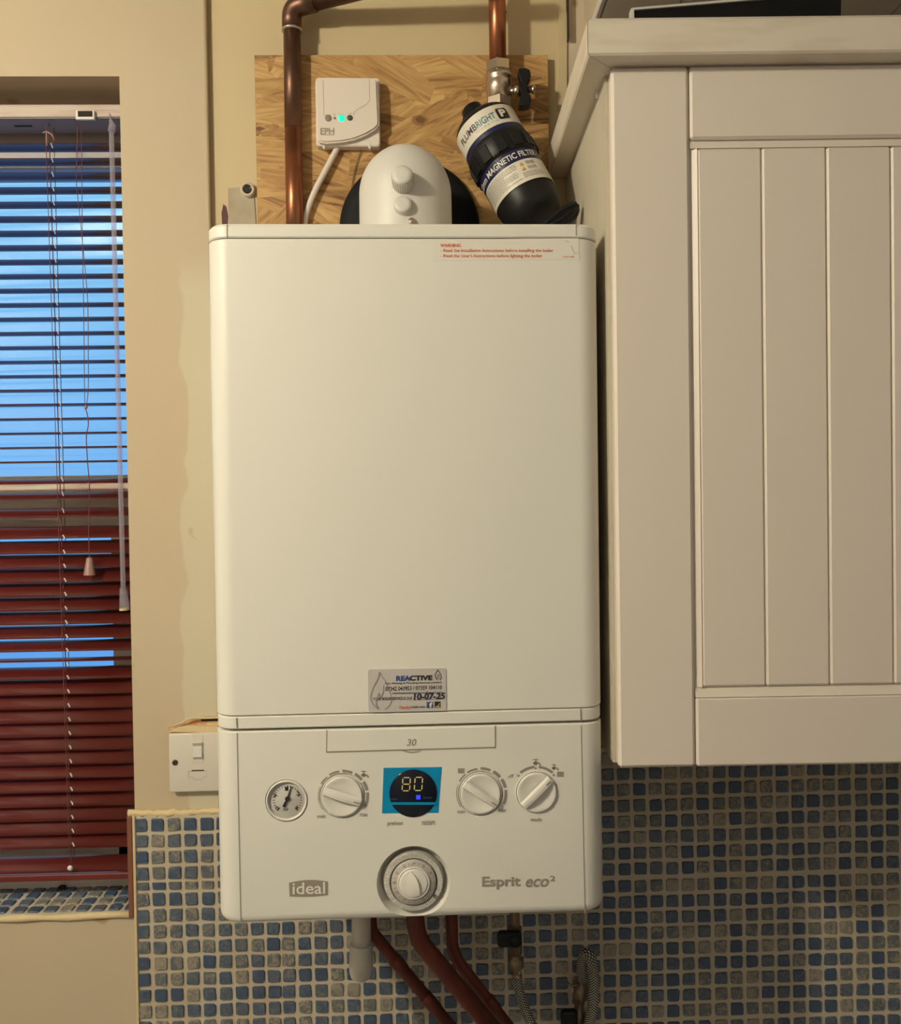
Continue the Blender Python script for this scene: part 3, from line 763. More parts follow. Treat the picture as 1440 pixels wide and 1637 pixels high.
for u, v, r, mm, h in ((524.5, 189, 0.0042, mat('grey_button', (0.25, 0.2, 0.17), 0.5), 0.0012), (535, 189, 0.0015, mat('small_lamp', (0.2, 0.15, 0.12), 0.5), 0.0006), (545.5, 189, 0.0042, M['led'], 0.001), (559, 188.5, 0.0036, mat('dark_green_button', (0.04, 0.06, 0.045), 0.5), 0.0012)):
    q = rp_(u, v); b = NB(); lathe(b, [(r, 0), (r, h * 0.7), (r * 0.8, h), (0, h)], (q[0], -0.022, q[1]), (0, -1, 0), 20); o = obj('indicator_light' if mm is M['led'] else 'push_button', b, mm, cv, auto=40)
    if mm is M['led']: tag(o, 'glowing green indicator')
b = NB()
for s_, u in (('EPH', 0),): ptext(b, RF, s_, 512, 204.5, 534, 214.5, -0.0224, bold=0.02)
stroke(b, [rp_(512, 215.8), rp_(534, 215.5)], 0.0004, -0.0221)
for u0, u1, v in ((520, 528, 184), (532.5, 536.5, 183.5), (541, 550, 183.5), (558, 562, 181.5)): stroke(b, [rp_(u0, v), rp_(u1, v)], 0.0005, -0.0221)
obj('lettering', b, M['print'], cv)
for u in (518, 591):
    b = NB(); q = RF.P(u, 235, -0.010); box(b, q.x - 0.0016, q.x + 0.0016, -0.0145, -0.006, q.z - 0.004, q.z + 0.003, 0.0005); obj('cover_latch', b, M['white'], rx)
# white cable from the receiver down behind the boiler
b = NB(); tube(b, spline([P(541, 233, OY - 0.006), P(535, 245, OY - 0.007), P(519, 275, OY - 0.008), P(503, 306, OY - 0.008), P(490, 340, OY - 0.007), P(486, 366, OY - 0.006)], 8), 0.0040, 12)
tag(obj('power_cable', b, M['boxwhite'], smooth=True), 'white round cable running from the receiver box down behind the boiler', 'cable')
b = NB(); tube(b, spline([P(580, 234, OY - 0.0028), P(574, 248, OY - 0.0028), P(566, 275, OY - 0.0028), P(562, 300, OY - 0.0028), P(560, 330, OY - 0.0028)], 8), 0.0007, 6)
tag(obj('thin_wire', b, M['wire'], smooth=True), 'thin brown wire hanging down from the receiver box', 'wire')
b = NB(); tube(b, spline([P(604, 226, OY - 0.0028), P(618, 230, OY - 0.0028), P(634, 238, OY - 0.0028), P(645, 248, OY - 0.0028)], 8), 0.0007, 6)
tag(obj('thin_wire', b, M['wire'], smooth=True), 'thin brown wire curling from the receiver box to the flue', 'wire')

# ------------------------------------------------------------------ upper copper pipes
py = OY - 0.0135
el = P(466, 12, py)
lp = thing('copper_pipe', 'tarnished copper pipe with an elbow at the left of the strand board', 'pipe', P(470, 355, py))
lpo = Vector(lp.location)
top = Vector((el.x, py, el.z)); dirn = Vector((1, -0.34, 0.055)).normalized()
b = NB(); tube(b, [P(472, 420, py) - lpo, P(468.6, 205, py) - lpo], 0.0112, 24); obj('pipe_run', b, M['copper'], lp, smooth=True)
b = NB(); tube(b, [P(468.6, 206, py) - lpo, P(466.6, 44, py) - lpo], 0.01125, 24); obj('pipe_run', b, M['copper_old'], lp, smooth=True)
b = NB(); tube(b, bend([P(466.5, 48, py) - lpo, top - lpo, top + dirn * 0.034 - lpo], 0.024, 12), 0.0128, 24); obj('elbow', b, M['copper_old'], lp, smooth=True)
b = NB(); q = P(466.8, 49, py) - lpo; lathe(b, [(0.0112, -0.0015), (0.0136, -0.001), (0.0138, 0.001), (0.0112, 0.0015)], q, (0, 0, 1), 24); obj('solder_ring', b, M['solder'], lp, smooth=True)
b = NB(); q1 = top + dirn * 0.033; q2 = top + dirn * 0.262; tube(b, [q1 - lpo, q2 - lpo], 0.0112, 24); obj('pipe_run', b, M['copper_old'], lp, smooth=True)
ry2 = YB - 0.036
rp1 = thing('copper_pipe', 'bright copper pipe dropping into the plated valve above the filter', 'pipe', P(795, 104, ry2)); o0 = Vector(rp1.location)
b = NB(); tube(b, [P(796, 112, ry2) - o0, P(793, -90, ry2) - o0], 0.0112, 24); obj('pipe_run', b, M['copper'], rp1, smooth=True)
b = NB(); q = P(806, 20, ry2 - 0.002) - o0; lathe(b, [(0.0, 0), (0.002, 0.0004), (0.002, 0.003), (0, 0.003)], q, (0.7, -0.7, 0), 10); obj('vent_screw', b, M['brass'], rp1)

# ------------------------------------------------------------------ plated valve with black butterfly lever
vv = thing('isolation_valve', 'plated isolation valve with black butterfly lever above the filter', 'valve', P(798, 175, ry2)); vo = Vector(vv.location)
def vz(v): return (P(797, v, ry2) - vo).z
b = NB(); z1, z0 = vz(100), vz(178)
def hexr(bm, r, a, c2, ang=0):
    mx = Matrix.Rotation(ang, 4, 'Z'); t = NB(); lathe(t, [(0, a), (r - 0.001, a), (r, a + 0.001), (r, c2 - 0.001), (r - 0.001, c2), (0, c2)], (0, 0, 0), (0, 0, 1), 6); merge(bm, t, mx)
hexr(b, 0.0168, vz(116), z1, 0.3); obj('compression_nut', b, M['chrome'], vv)
b = NB(); lathe(b, [(0.0125, vz(118)), (0.0162, vz(117)), (0.0168, vz(126)), (0.0155, vz(128)), (0.0170, vz(134)), (0.0170, vz(147)), (0.0158, vz(149)), (0.0158, vz(158)), (0.0130, vz(160)), (0, vz(160))], (0, 0, 0), (0, 0, 1), 28)
obj('valve_body', b, M['chrome'], vv, auto=16)
b = NB(); hexr(b, 0.0172, z0, vz(158), 0.5); obj('compression_nut', b, M['chrome'], vv)
b = NB(); s0 = Vector((0.014, -0.004, vz(148))); lathe(b, [(0.0045, 0), (0.0045, 0.005), (0.007, 0.006), (0.007, 0.012), (0.004, 0.013), (0.004, 0.028), (0.0055, 0.028), (0.005, 0.033), (0, 0.033)], s0, (1, -0.15, 0), 16); obj('spindle', b, M['chrome'], vv, auto=30)
b = NB(); l0 = s0 + Vector((0.0165, -0.004, 0))
pts = [(-0.006, 0.028), (0.002, 0.0285), (0.008, 0.026), (0.0095, 0.020), (0.0085, 0.012), (0.004, 0.006), (0.004, -0.006), (0.0085, -0.012), (0.0095, -0.020), (0.008, -0.026), (0.002, -0.0285), (-0.006, -0.028), (-0.006, -0.020), (-0.003, -0.008), (-0.006, 0), (-0.003, 0.008), (-0.006, 0.020)]
prism(b, pts, -0.008, 0.008); bmesh.ops.bevel(b, geom=b.edges[:], offset=0.0008, segments=1, affect='EDGES')
bmesh.ops.scale(b, vec=(1, 1, 0.87), verts=b.verts[:]); bmesh.ops.translate(b, vec=l0, verts=b.verts[:]); obj('butterfly_lever', b, M['black'], vv)

# ------------------------------------------------------------------ magnetic filter
fy = -0.062
A = P(780, 212, fy); B = P(832, 322, fy)          # on its axis, top to bottom
ax = (B - A).normalized(); ax = (ax + Vector((0, -0.26, 0))).normalized()
up_ = -ax
flt = thing('magnetic_filter', 'black cylindrical magnetic filter with white labels, leaning over the boiler', 'filter', A)
# local frame: z along the axis upwards, x pointing at the camera side
zc = up_; toc = (CAMLOC - A); xc = (toc - zc * toc.dot(zc)).normalized(); yc = zc.cross(xc)
fm = Matrix((xc, yc, zc)).transposed()
flt.rotation_mode = 'QUATERNION'; flt.rotation_quaternion = fm.to_quaternion()
LN = (B - A).length; RFt = px(102, fy) / 2 * 0.985
SGN = 1 if yc.dot(CAMROT @ Vector((1, 0, 0))) > 0 else -1
def fl(prof, n=48): bm = NB(); lathe(bm, prof, (0, 0, 0), (0, 0, 1), n, up=Vector((0, 1, 0))); return bm
r_ = RFt
obj('upper_body', fl([(0, 0.020), (r_ * 0.55, 0.019), (r_ * 0.86, 0.016), (r_ * 0.97, 0.011), (r_, 0.006), (r_, -0.030), (0, -0.030)]), M['black'], flt, auto=40)
b = fl([(r_ * 1.0, -0.027), (r_ * 1.04, -0.029), (r_ * 1.06, -0.034), (r_ * 1.05, -0.056), (r_ * 1.0, -0.060), (0, -0.060)])
obj('locking_collar', b, M['black'], flt, auto=30)
b = NB()
for k in range(12):
    a = 2 * math.pi * k / 12; t = NB(); box(t, r_ * 1.00, r_ * 1.09, -0.0065, 0.0065, -0.0575, -0.037, 0.001); merge(b, t, Matrix.Rotation(a + 0.15, 4, 'Z'))
obj('collar_grip', b, M['black'], flt)
obj('lower_body', fl([(0, -0.055), (r_ * 0.98, -0.056), (r_ * 0.99, -0.062), (r_ * 0.97, -0.108), (r_ * 0.93, -0.125), (r_ * 0.80, -0.137), (r_ * 0.4, -0.142), (0, -0.142)]), M['black'], flt, auto=40)
b = NB(); cp = min((Vector((r_ * a_ * 0.05, SGN * r_ * -b_ * 0.05, 0.013)) for a_ in range(-8, 12) for b_ in range(-4, 14)), key=lambda c_: (lambda uv_: (uv_[0] - 759) ** 2 + (uv_[1] - 183) ** 2)(proj(A + fm @ (c_ + Vector((0, 0, 0.010))))))
print('cap', cp / r_); 
for ang in (0,):
    lathe(b, [(0.016, 0), (0.0165, 0.010), (0.0135, 0.012), (0.0135, 0.018), (0.011, 0.0205), (0, 0.021)], cp, (0, 0, 1), 28)
cpo = obj('vent_cap', b, M['black'], flt, auto=30)
def wrap(r, th, z): return Vector((r * math.cos(th), r * math.sin(th), z))
def band(r, z0, z1, t0, t1, m, name, par):
    bm = NB(); n = 40; rows = []
    for rr in (r,):
        pass
    A_ = [bm.verts.new(wrap(r, t0 + (t1 - t0) * i / n, z0)) for i in range(n + 1)]; B_ = [bm.verts.new(wrap(r, t0 + (t1 - t0) * i / n, z1)) for i in range(n + 1)]
    for i in range(n): bm.faces.new((A_[i], A_[i + 1], B_[i + 1], B_[i]))
    # folded rim, so the label has a thickness
    C_ = [bm.verts.new(wrap(r - 0.0006, t0 + (t1 - t0) * i / n, z0)) for i in range(n + 1)]; D_ = [bm.verts.new(wrap(r - 0.0006, t0 + (t1 - t0) * i / n, z1)) for i in range(n + 1)]
    for i in range(n): bm.faces.new((C_[i + 1], C_[i], A_[i], A_[i + 1])); bm.faces.new((B_[i], B_[i + 1], D_[i + 1], D_[i]))
    return obj(name, bm, m, par, smooth=False)
def wtext(bm, s, r, t0, t1, z0, z1, **kw):       # text reading from t0 to t1 around the body
    text_to(bm, s, lambda p, q: wrap(r, t0 + (t1 - t0) * p, z0 + (z1 - z0) * q), **kw)
ul_ = band(r_ + 0.0007, -0.022, 0.006, -2.2, 2.2, M['label_white'], 'upper_label', flt)
band(r_ + 0.0009, -0.0285, -0.022, -2.2, 2.2, M['navy'], 'navy_band', flt)
# positive angle lies on the camera's left or right? decided by yc
rgt = CAMROT @ Vector((1, 0, 0)); SG = 1 if yc.dot(rgt) > 0 else -1
b = NB(); wtext(b, 'PLUMB', r_ + 0.0011, SG * -0.98, SG * -0.22, -0.0125, -0.0035, bold=0.01); obj('lettering', b, mat('purple_grey_print', (0.06, 0.045, 0.07), 0.5), ul_)
b = NB(); wtext(b, 'RIGHT', r_ + 0.0011, SG * -0.20, SG * 0.44, -0.0125, -0.0035, bold=0.01); obj('lettering', b, M['teal'], ul_)
b = NB(); wtext(b, 'P L U M B I N G', r_ + 0.0011, SG * -0.30, SG * 0.45, -0.0172, -0.0150); obj('lettering', b, mat('pale_print', (0.40, 0.45, 0.48), 0.5), ul_)
b = NB()
def wpoly(bm, pts, r):
    bm.faces.new([bm.verts.new(wrap(r, SG * t, z)) for t, z in pts])
wpoly(b, rrect(0.50, 0.88, -0.0165, -0.0005, 0.0035 / r_ * 1.0, 4) if False else [(0.54, -0.0165), (0.84, -0.0165), (0.88, -0.0145), (0.88, -0.0025), (0.84, -0.0005), (0.54, -0.0005), (0.50, -0.0025), (0.50, -0.0145)], r_ + 0.0014)
obj('logo_square', b, M['inkblack'], ul_)
b = NB(); wtext(b, 'P', r_ + 0.0021, SG * 0.58, SG * 0.80, -0.0140, -0.0030, bold=0.05); obj('logo_letter', b, M['label_white'], ul_)
nv = band(r_ * 0.985 + 0.0008, -0.0775, -0.0615, -2.2, 2.2, M['navy'], 'navy_band', flt)
b = NB(); wtext(b, '22mm MAGNETIC FILTER', r_ * 0.985 + 0.0015, SG * -1.32, SG * 1.12, -0.0738, -0.0655, bold=0.02); obj('lettering', b, M['label_white'], nv)
lw = band(r_ * 0.975 + 0.0011, -0.107, -0.0775, -2.2, 2.2, M['label_white'], 'lower_label', flt)
b = NB()
for i, ln_ in enumerate(('Thank you for installing this filter', 'Inline magnetic system protection', 'Fit on the return pipe to the boiler', 'Clean at every annual service visit', 'Inhibitor dose required', 'Check seals and close both valves', 'Maximum working pressure 3 bar')):
    pass
# the small print cannot be read in the photo: lines of tiny strokes
for i in range(9):
    z = -0.0815 - i * 0.0026; t = -1.15 + (0.05 if i % 3 else 0)
    while t < (0.15 if i != 3 and i != 7 else -0.3):
        w_ = random.uniform(0.03, 0.09); wpoly(b, [(t, z), (t + w_, z), (t + w_, z + 0.0008), (t, z + 0.0008)], r_ * 0.975 + 0.0016); t += w_ + 0.02
for i in range(3):
    z = -0.0965 - i * 0.0026; t = 0.30
    while t < 1.0:
        w_ = random.uniform(0.03, 0.09); wpoly(b, [(t, z), (t + w_, z), (t + w_, z + 0.0008), (t, z + 0.0008)], r_ * 0.975 + 0.0016); t += w_ + 0.02
for j in range(2):
    for i in range(3):
        z = -0.0818 - j * 0.007 - i * 0.0016; wpoly(b, [(0.55, z), (0.85, z), (0.85, z + 0.0008), (0.55, z + 0.0008)], r_ * 0.975 + 0.0016)
obj('small_print', b, M['inkgrey'], lw)
b = NB()
for j in range(2):
    z = -0.0853 - j * 0.007; wpoly(b, [(0.34, z), (0.48, z), (0.41, z + 0.0048)], r_ * 0.975 + 0.0017)
obj('warning_triangles', b, M['orange'], lw)
# black spanner-like release key lying by the filter
ky = thing('filter_spanner', 'black plastic filter spanner sticking out right of the filter', 'tool', P(880, 350, -0.148)); ko = Vector(ky.location)
b = NB(); out = [(866, 357), (880, 343), (895, 331), (908, 323), (917, 320), (924, 323), (927, 331), (924, 342), (915, 352), (900, 360), (880, 364)]
pp = [(P(u, v, -0.148) - ko) for u, v in out]; extr(b, pp, (0.002, 0.012, 0)); bmesh.ops.bevel(b, geom=b.edges[:], offset=0.002, segments=2, affect='EDGES')
obj('handle', b, M['black'], ky, auto=30)
b = NB(); tube(b, spline([P(872, 356, -0.151) - ko, P(890, 341, -0.152) - ko, P(908, 330, -0.152) - ko, P(920, 325, -0.151) - ko], 5), 0.0014, 6); tube(b, spline([P(880, 359, -0.151) - ko, P(900, 347, -0.152) - ko, P(915, 335, -0.152) - ko], 5), 0.0014, 6)
obj('rib', b, M['black'], ky, smooth=True)

# ------------------------------------------------------------------ flue elbow and seal
fyw = -0.13
fc = P(648, 320, fyw); rr = px(73.5, fyw) 
flue = thing('flue_elbow', 'white flue elbow with two round test caps on top of the boiler', 'flue', (fc.x, fyw, P(648, 357, fyw).z))
fo = Vector(flue.location)
zt_ = P(648, 237, fyw).z - fo.z
# dome: stacked rings, vertical below, closing over the top and running back to the wall
b = NB(); n = 40; rows = []
Hh = zt_
def sect(s):       # s 0..1 up the body: half width, front bulge, height
    return s
prof = []; Z_BT = P(650, 357, -0.283).z + 0.004 - fo.z
for i in range(22):
    t = i / 21
    if t < 0.35: z = Z_BT + (Hh * 0.36 - Z_BT) * t / 0.35; w_ = rr * (1.0 - 0.02 * t)
    else:
        a = (t - 0.35) / 0.65 * math.pi / 2; z = Hh * 0.36 + Hh * 0.64 * math.sin(a); w_ = rr * 0.993 * math.cos(a) ** 0.93
    prof.append((max(w_, 0.0), z))
for w_, z in prof:
    ring = []
    k_ = max(w_, 1e-4) / rr
    for i in range(n + 1):      # front half circle, then straight back to the wall
        a = math.pi * i / n; ring.append(b.verts.new((w_ * math.cos(a), -rr * 0.92 * k_ ** 0.8 * math.sin(a) + 0.0, z)))
    ring.append(b.verts.new((-w_, OY - 0.0215 - fyw, z * (0.985)))); ring.insert(0, b.verts.new((w_, OY - 0.0215 - fyw, z * 0.985)))
    rows.append(ring)
for A_, B_ in zip(rows, rows[1:]):
    for i in range(len(A_) - 1): b.faces.new((A_[i], A_[i + 1], B_[i + 1], B_[i]))
bmesh.ops.remove_doubles(b, verts=b.verts[:], dist=1e-5)
bmesh.ops.recalc_face_normals(b, faces=b.faces[:])
obj('elbow_body', b, M['white'], flue, auto=50)
# test caps
def capat(u, v, r, h, ribs, name):
    y = fyw - rr * 0.9
    for _ in range(6):
        z = (P(u, v, y) - fo).z; a = min(1, max(0, (z - Hh * 0.36) / (Hh * 0.64))); k_ = math.cos(math.asin(a)) ** 0.93; y = fyw - rr * 0.92 * k_ ** 0.8 - h * 0.8
    p = P(u, v, y) - fo; d = Vector((-0.03, -1, 0.25)).normalized(); p = p - d * h
    bm = NB(); lathe(bm, [(r, -0.018), (r, 0.0), (r * 1.0, h - 0.002), (r * 0.93, h), (r * 0.5, h + 0.0004), (0, h + 0.0005)], p, d, 32)
    o = obj(name, bm, M['white'], flue, auto=22)
    if ribs:
        bm = NB(); mx = frame_mat(p, d)
        for k in range(30):
            t = NB(); box(t, r * 0.98, r * 1.06, -0.0007, 0.0007, 0, h * 0.85); merge(bm, t, mx @ Matrix.Rotation(2 * math.pi * k / 30, 4, 'Z'))
        q = obj('grip_ribs', bm, M['white'], o)
capat(642.5, 278, px(16.5, fyw - rr), 0.020, True, 'test_cap')
capat(643.5, 325, px(14.5, fyw - rr), 0.007, False, 'test_cap')
b = NB(); y = fyw - rr * 0.90; a0 = P(627, 262, y) - fo; a1 = P(662, 356, y) - fo
p = P(658, 355, fyw - rr * 0.90) - fo; lathe(b, [(0, 0), (0.004, 0), (0.004, 0.003), (0, 0.004)], p, (0, -1, 0.2), 12); obj('test_screw', b, M['chrome'], flue)
sy = OY - 0.002
sc = P(655, 366, sy); sr = px(111, sy)
b = NB(); lathe(b, [(sr * 0.45, 0), (sr * 0.98, 0), (sr, 0.003), (sr * 0.97, 0.010), (sr * 0.80, 0.016), (sr * 0.55, 0.018), (sr * 0.45, 0.018)], sc, (0, -1, 0), 64)
tag(obj('flue_seal', b, M['rubber'], auto=40), 'black rubber wall seal ring behind the white flue elbow', 'seal')

# ------------------------------------------------------------------ boiler
BD = 0.304
rz = R(0.9); ryb = R(0.1)
org = P(657, 1470, -0.01); 
BF = Frame((org.x, 0.004, org.z), rz, ryb)
# push the frame so that its local origin is at the bottom centre on the wall
l = BF.P(352.5, 1440, -BD + 0.05); r2_ = BF.P(963.5, 1440, -BD + 0.05); lt = BF.P(334, 500, -BD + 0.05)
blr = thing('boiler', 'cream white wall-hung combination boiler with a row of dials along its lower panel', 'boiler', BF.o, rz, None, ryb)
yF = -BD
xl = BF.P(341, 760, yF + 0.022).x; xr = BF.P(955.5, 760, yF + 0.022).x
zb = BF.P(500, 1476, yF).z; zt = BF.P(650, 357, yF).z
z_cap = BF.P(650, 380.5, yF).z; z_bandt = BF.P(650, 1139.5, yF).z; z_gap = BF.P(650, 1161.5, yF).z
print('boiler', xr - xl, zt - zb)
CR = 0.023
def ushape(x0, x1, yf, r, yb, n=10):
    """plan outline: rounded front corners, straight sides, from back left round the front to back right"""
    pts = [(x0, yb)]
    for k in range(n + 1):
        a = R(180 + 90 * k / n); pts.append((x0 + r + r * math.cos(a), yf + r + r * math.sin(a)))
    for k in range(n + 1):
        a = R(270 + 90 * k / n); pts.append((x1 - r + r * math.cos(a), yf + r + r * math.sin(a)))
    pts.append((x1, yb)); return pts
def shell(z0, z1, grow=0.0, yb=-0.016, bt=0.0012, bb=0.0012, big_b=0.0, seg=4):
    bm = NB(); levels = []
    if big_b:
        for k in range(seg + 1):
            a = math.pi / 2 * k / seg; levels.append((z0 + big_b * (1 - math.sin(a)) , -big_b * (1 - math.cos(a))))
        levels = levels[::-1]
        levels = [(z0 + big_b * (1 - math.cos(math.pi / 2 * k / seg)), -big_b * (1 - math.sin(math.pi / 2 * k / seg))) for k in range(seg + 1)]
    else: levels = [(z0, -bb), (z0 + bb, 0)]
    levels += [(z1 - bt, 0), (z1, -bt)]
    rings = []
    for z, ins in levels:
        g = grow + ins
        rings.append([bm.verts.new((x, y, z)) for x, y in ushape(xl - g, xr + g, yF - g, max(CR + g, 0.004), yb)])
    for A_, B_ in zip(rings, rings[1:]):
        for i in range(len(A_)): j = (i + 1) % len(A_); bm.faces.new((A_[i], A_[j], B_[j], B_[i]))
    bm.faces.new(rings[0][::-1]); bm.faces.new(rings[-1])
    bmesh.ops.recalc_face_normals(bm, faces=bm.faces[:]); return bm
obj('inner_case', shell(zb + 0.01, zt - 0.004, -0.022), M['boiler_seam'], blr, auto=40)
obj('top_cap', shell(z_cap + 0.0006, zt, bt=0.003), M['boiler'], blr, auto=40)
fp = obj('front_cover', shell(z_bandt + 0.0006, z_cap - 0.0006), M['boiler'], blr, auto=40)
bd_ = obj('lower_band', shell(z_gap + 0.0012, z_bandt - 0.0002, -0.0006), M['boiler'], blr, auto=40)
cpn = obj('control_panel', shell(zb, z_gap - 0.0012, 0.0, big_b=0.010), M['boiler'], blr, auto=40)
FY = yF
def B2(u, v, y=None):
    q = BF.P(u, v, FY if y is None else y); return q
def cutter(u, v, r, depth, r2=None):
    q = B2(u, v); bm = NB(); lathe(bm, [(0, -0.003), (r, -0.003), (r, 0), ((r2 or r), depth), (0, depth)], (q.x, FY, q.z), (0, 1, 0), 48)
    bmesh.ops.recalc_face_normals(bm, faces=bm.faces[:])
    o = obj('cut', bm, None, blr); return o
pm = lambda n: n * 0.8985 / 1440          # photo pixels to metres on the boiler's face
bpy.context.view_layer.update()
TU, TV = 661, 1411
boolean(cpn, [cutter(458, 1280, pm(34.5), 0.004), cutter(547, 1272, pm(37), 0.0025), cutter(768, 1268.5, pm(37), 0.0025), cutter(857, 1265.5, pm(34.5), 0.0025),
              cutter(TU, TV, pm(60), 0.014, pm(51)), cutter(661, 1268, pm(39), 0.002)])
for p in cpn.data.polygons: p.use_smooth = False
bmx = NB(); bmx.from_mesh(cpn.data)
for e in bmx.edges:
    e.smooth = (e.calc_face_angle(0) < R(25)) if len(e.link_faces) == 2 else False
for f in bmx.faces: f.smooth = True
bmx.to_mesh(cpn.data); bmx.free()

# seams: vertical joints at the sides
def seamline(name, u0, v0, u1, v1, w_=0.0007, par=None):
    a, c2 = B2(u0, v0), B2(u1, v1); bm = NB(); d = (c2 - a).normalized(); nrm = Vector((d.z, 0, -d.x)) * w_
    extr(bm, [a + nrm, c2 + nrm, c2 - nrm, a - nrm], (0, 0.001, 0)); bmesh.ops.translate(bm, vec=(0, -0.00025, 0), verts=bm.verts[:])
    return obj(name, bm, M['print'], par or blr)
for a in ((379, 1172, 385, 1474), (378, 1148, 378.5, 1163), (929, 1160, 935, 1460), (928, 1133, 928.5, 1154), (363, 359, 363, 379.5), (921, 357, 921, 377)):
    o = seamline('panel_joint', *a, w_=0.0005)
# hinged flap marked 30
q0 = B2(522, 1203); q1 = B2(792, 1160)
b = NB(); corners = [B2(522.5, 1167.5), B2(791.5, 1160.5), B2(792, 1195), B2(522, 1202.5)]
for a, c2 in zip(corners[1:] + corners[:1], corners): pass
def strip(bm, a, c2, w_=0.0006):
    d = (c2 - a).normalized(); nrm = Vector((d.z, 0, -d.x)) * w_
    extr(bm, [a + nrm, c2 + nrm, c2 - nrm, a - nrm], (0, 0.001, 0))
bb = NB(); strip(bb, corners[0], corners[3]); strip(bb, corners[1], corners[2]); strip(bb, corners[3], corners[2])
bmesh.ops.translate(bb, vec=(0, -0.0003, 0), verts=bb.verts[:]); obj('flap_joint', bb, M['print'], blr)
bb = NB(); cs = [B2(523.5, 1169), B2(790.5, 1162), B2(791, 1193.5), B2(523, 1201)]; extr(bb, cs, (0, 0.0025, 0)); bmesh.ops.translate(bb, vec=(0, -0.0006, 0), verts=bb.verts[:])
flap = obj('flap', bb, M['boiler'], blr)
bb = NB(); ptext(bb, BF, '30', 650, 1181.5, 665.5, 1192.5, FY - 0.0009, slope=-0.02, shear=0.2, bold=0.015); obj('lettering', bb, M['print'], flap)
bb = NB(); arc = [B2(644 + 2.8 * k, 1199.6 - 0.05 * k + 2.6 * math.sin(math.pi * k / 10)) for k in range(11)]; stroke(bb, [(q.x, q.z) for q in arc], 0.0007, FY - 0.0008); obj('finger_notch', bb, M['print'], flap)

# pressure gauge
def disc_prof(name, u, v, prof, m, par, n=40, auto=35):
    q = B2(u, v); bm = NB(); lathe(bm, prof, (q.x, FY, q.z), (0, -1, 0), n); return obj(name, bm, m, par, auto=auto)
g = disc_prof('pressure_gauge', 458, 1280, [(pm(29.5), -0.0025), (pm(30), 0.0004), (pm(31.5), 0.0012), (pm(33), 0.0006), (pm(33.6), -0.003)], M['boiler'], blr)
disc_prof('gauge_face', 458, 1280, [(pm(31), -0.0035), (pm(30), -0.0025), (0, -0.0025)], M['dial'], g)
gy = FY + 0.0023
def BP(u, v, y): q = B2(u, v, y); return (q.x, q.z)
bb = NB()
gc = (459.5, 1279)
for k in range(25):
    a = R(225 - 270 * k / 24); big = k % 6 == 0; r0 = 17.5 if big else 20.5
    p0 = (gc[0] + r0 * math.cos(a), gc[1] - r0 * math.sin(a)); p1 = (gc[0] + 23.5 * math.cos(a), gc[1] - 23.5 * math.sin(a))
    stroke(bb, [BP(*p0, gy), BP(*p1, gy)], pm(1.6 if big else 0.9), gy)
for s_, u, v in (('0', 443, 1292), ('1', 458, 1261), ('2', 439, 1271), ('3', 476, 1268), ('4', 474, 1291), ('bar', 457, 1293)):
    wd = 5 if len(s_) == 1 else 8; ptext(bb, BF, s_, u - wd / 2, v - 3, u + wd / 2, v + 3, gy - 0.0003)
obj('gauge_scale', bb, M['inkblack'], g)
bb = NB(); tip = B2(465.5, 1257, gy - 0.0010); tail = B2(453.5, 1290, gy - 0.0010); ce = B2(459.5, 1277, gy - 0.0010)
d = (tip - tail).normalized(); nr = Vector((d.z, 0, -d.x))
extr(bb, [tip + nr * 0.0003, ce + nr * 0.0010, tail + nr * 0.0016, tail - nr * 0.0016, ce - nr * 0.0010, tip - nr * 0.0003], (0, 0.0005, 0)); lathe(bb, [(pm(4), 0), (pm(4), 0.0006), (0, 0.0008)], ce, (0, -1, 0), 16)
obj('needle', bb, M['inkblack'], g)
disc_prof('gauge_glass', 458, 1280, [(0, -0.0005), (pm(30), -0.0005), (pm(30), -0.0002), (pm(20), 0.0000), (0, 0.0001)], M['lens'], g)

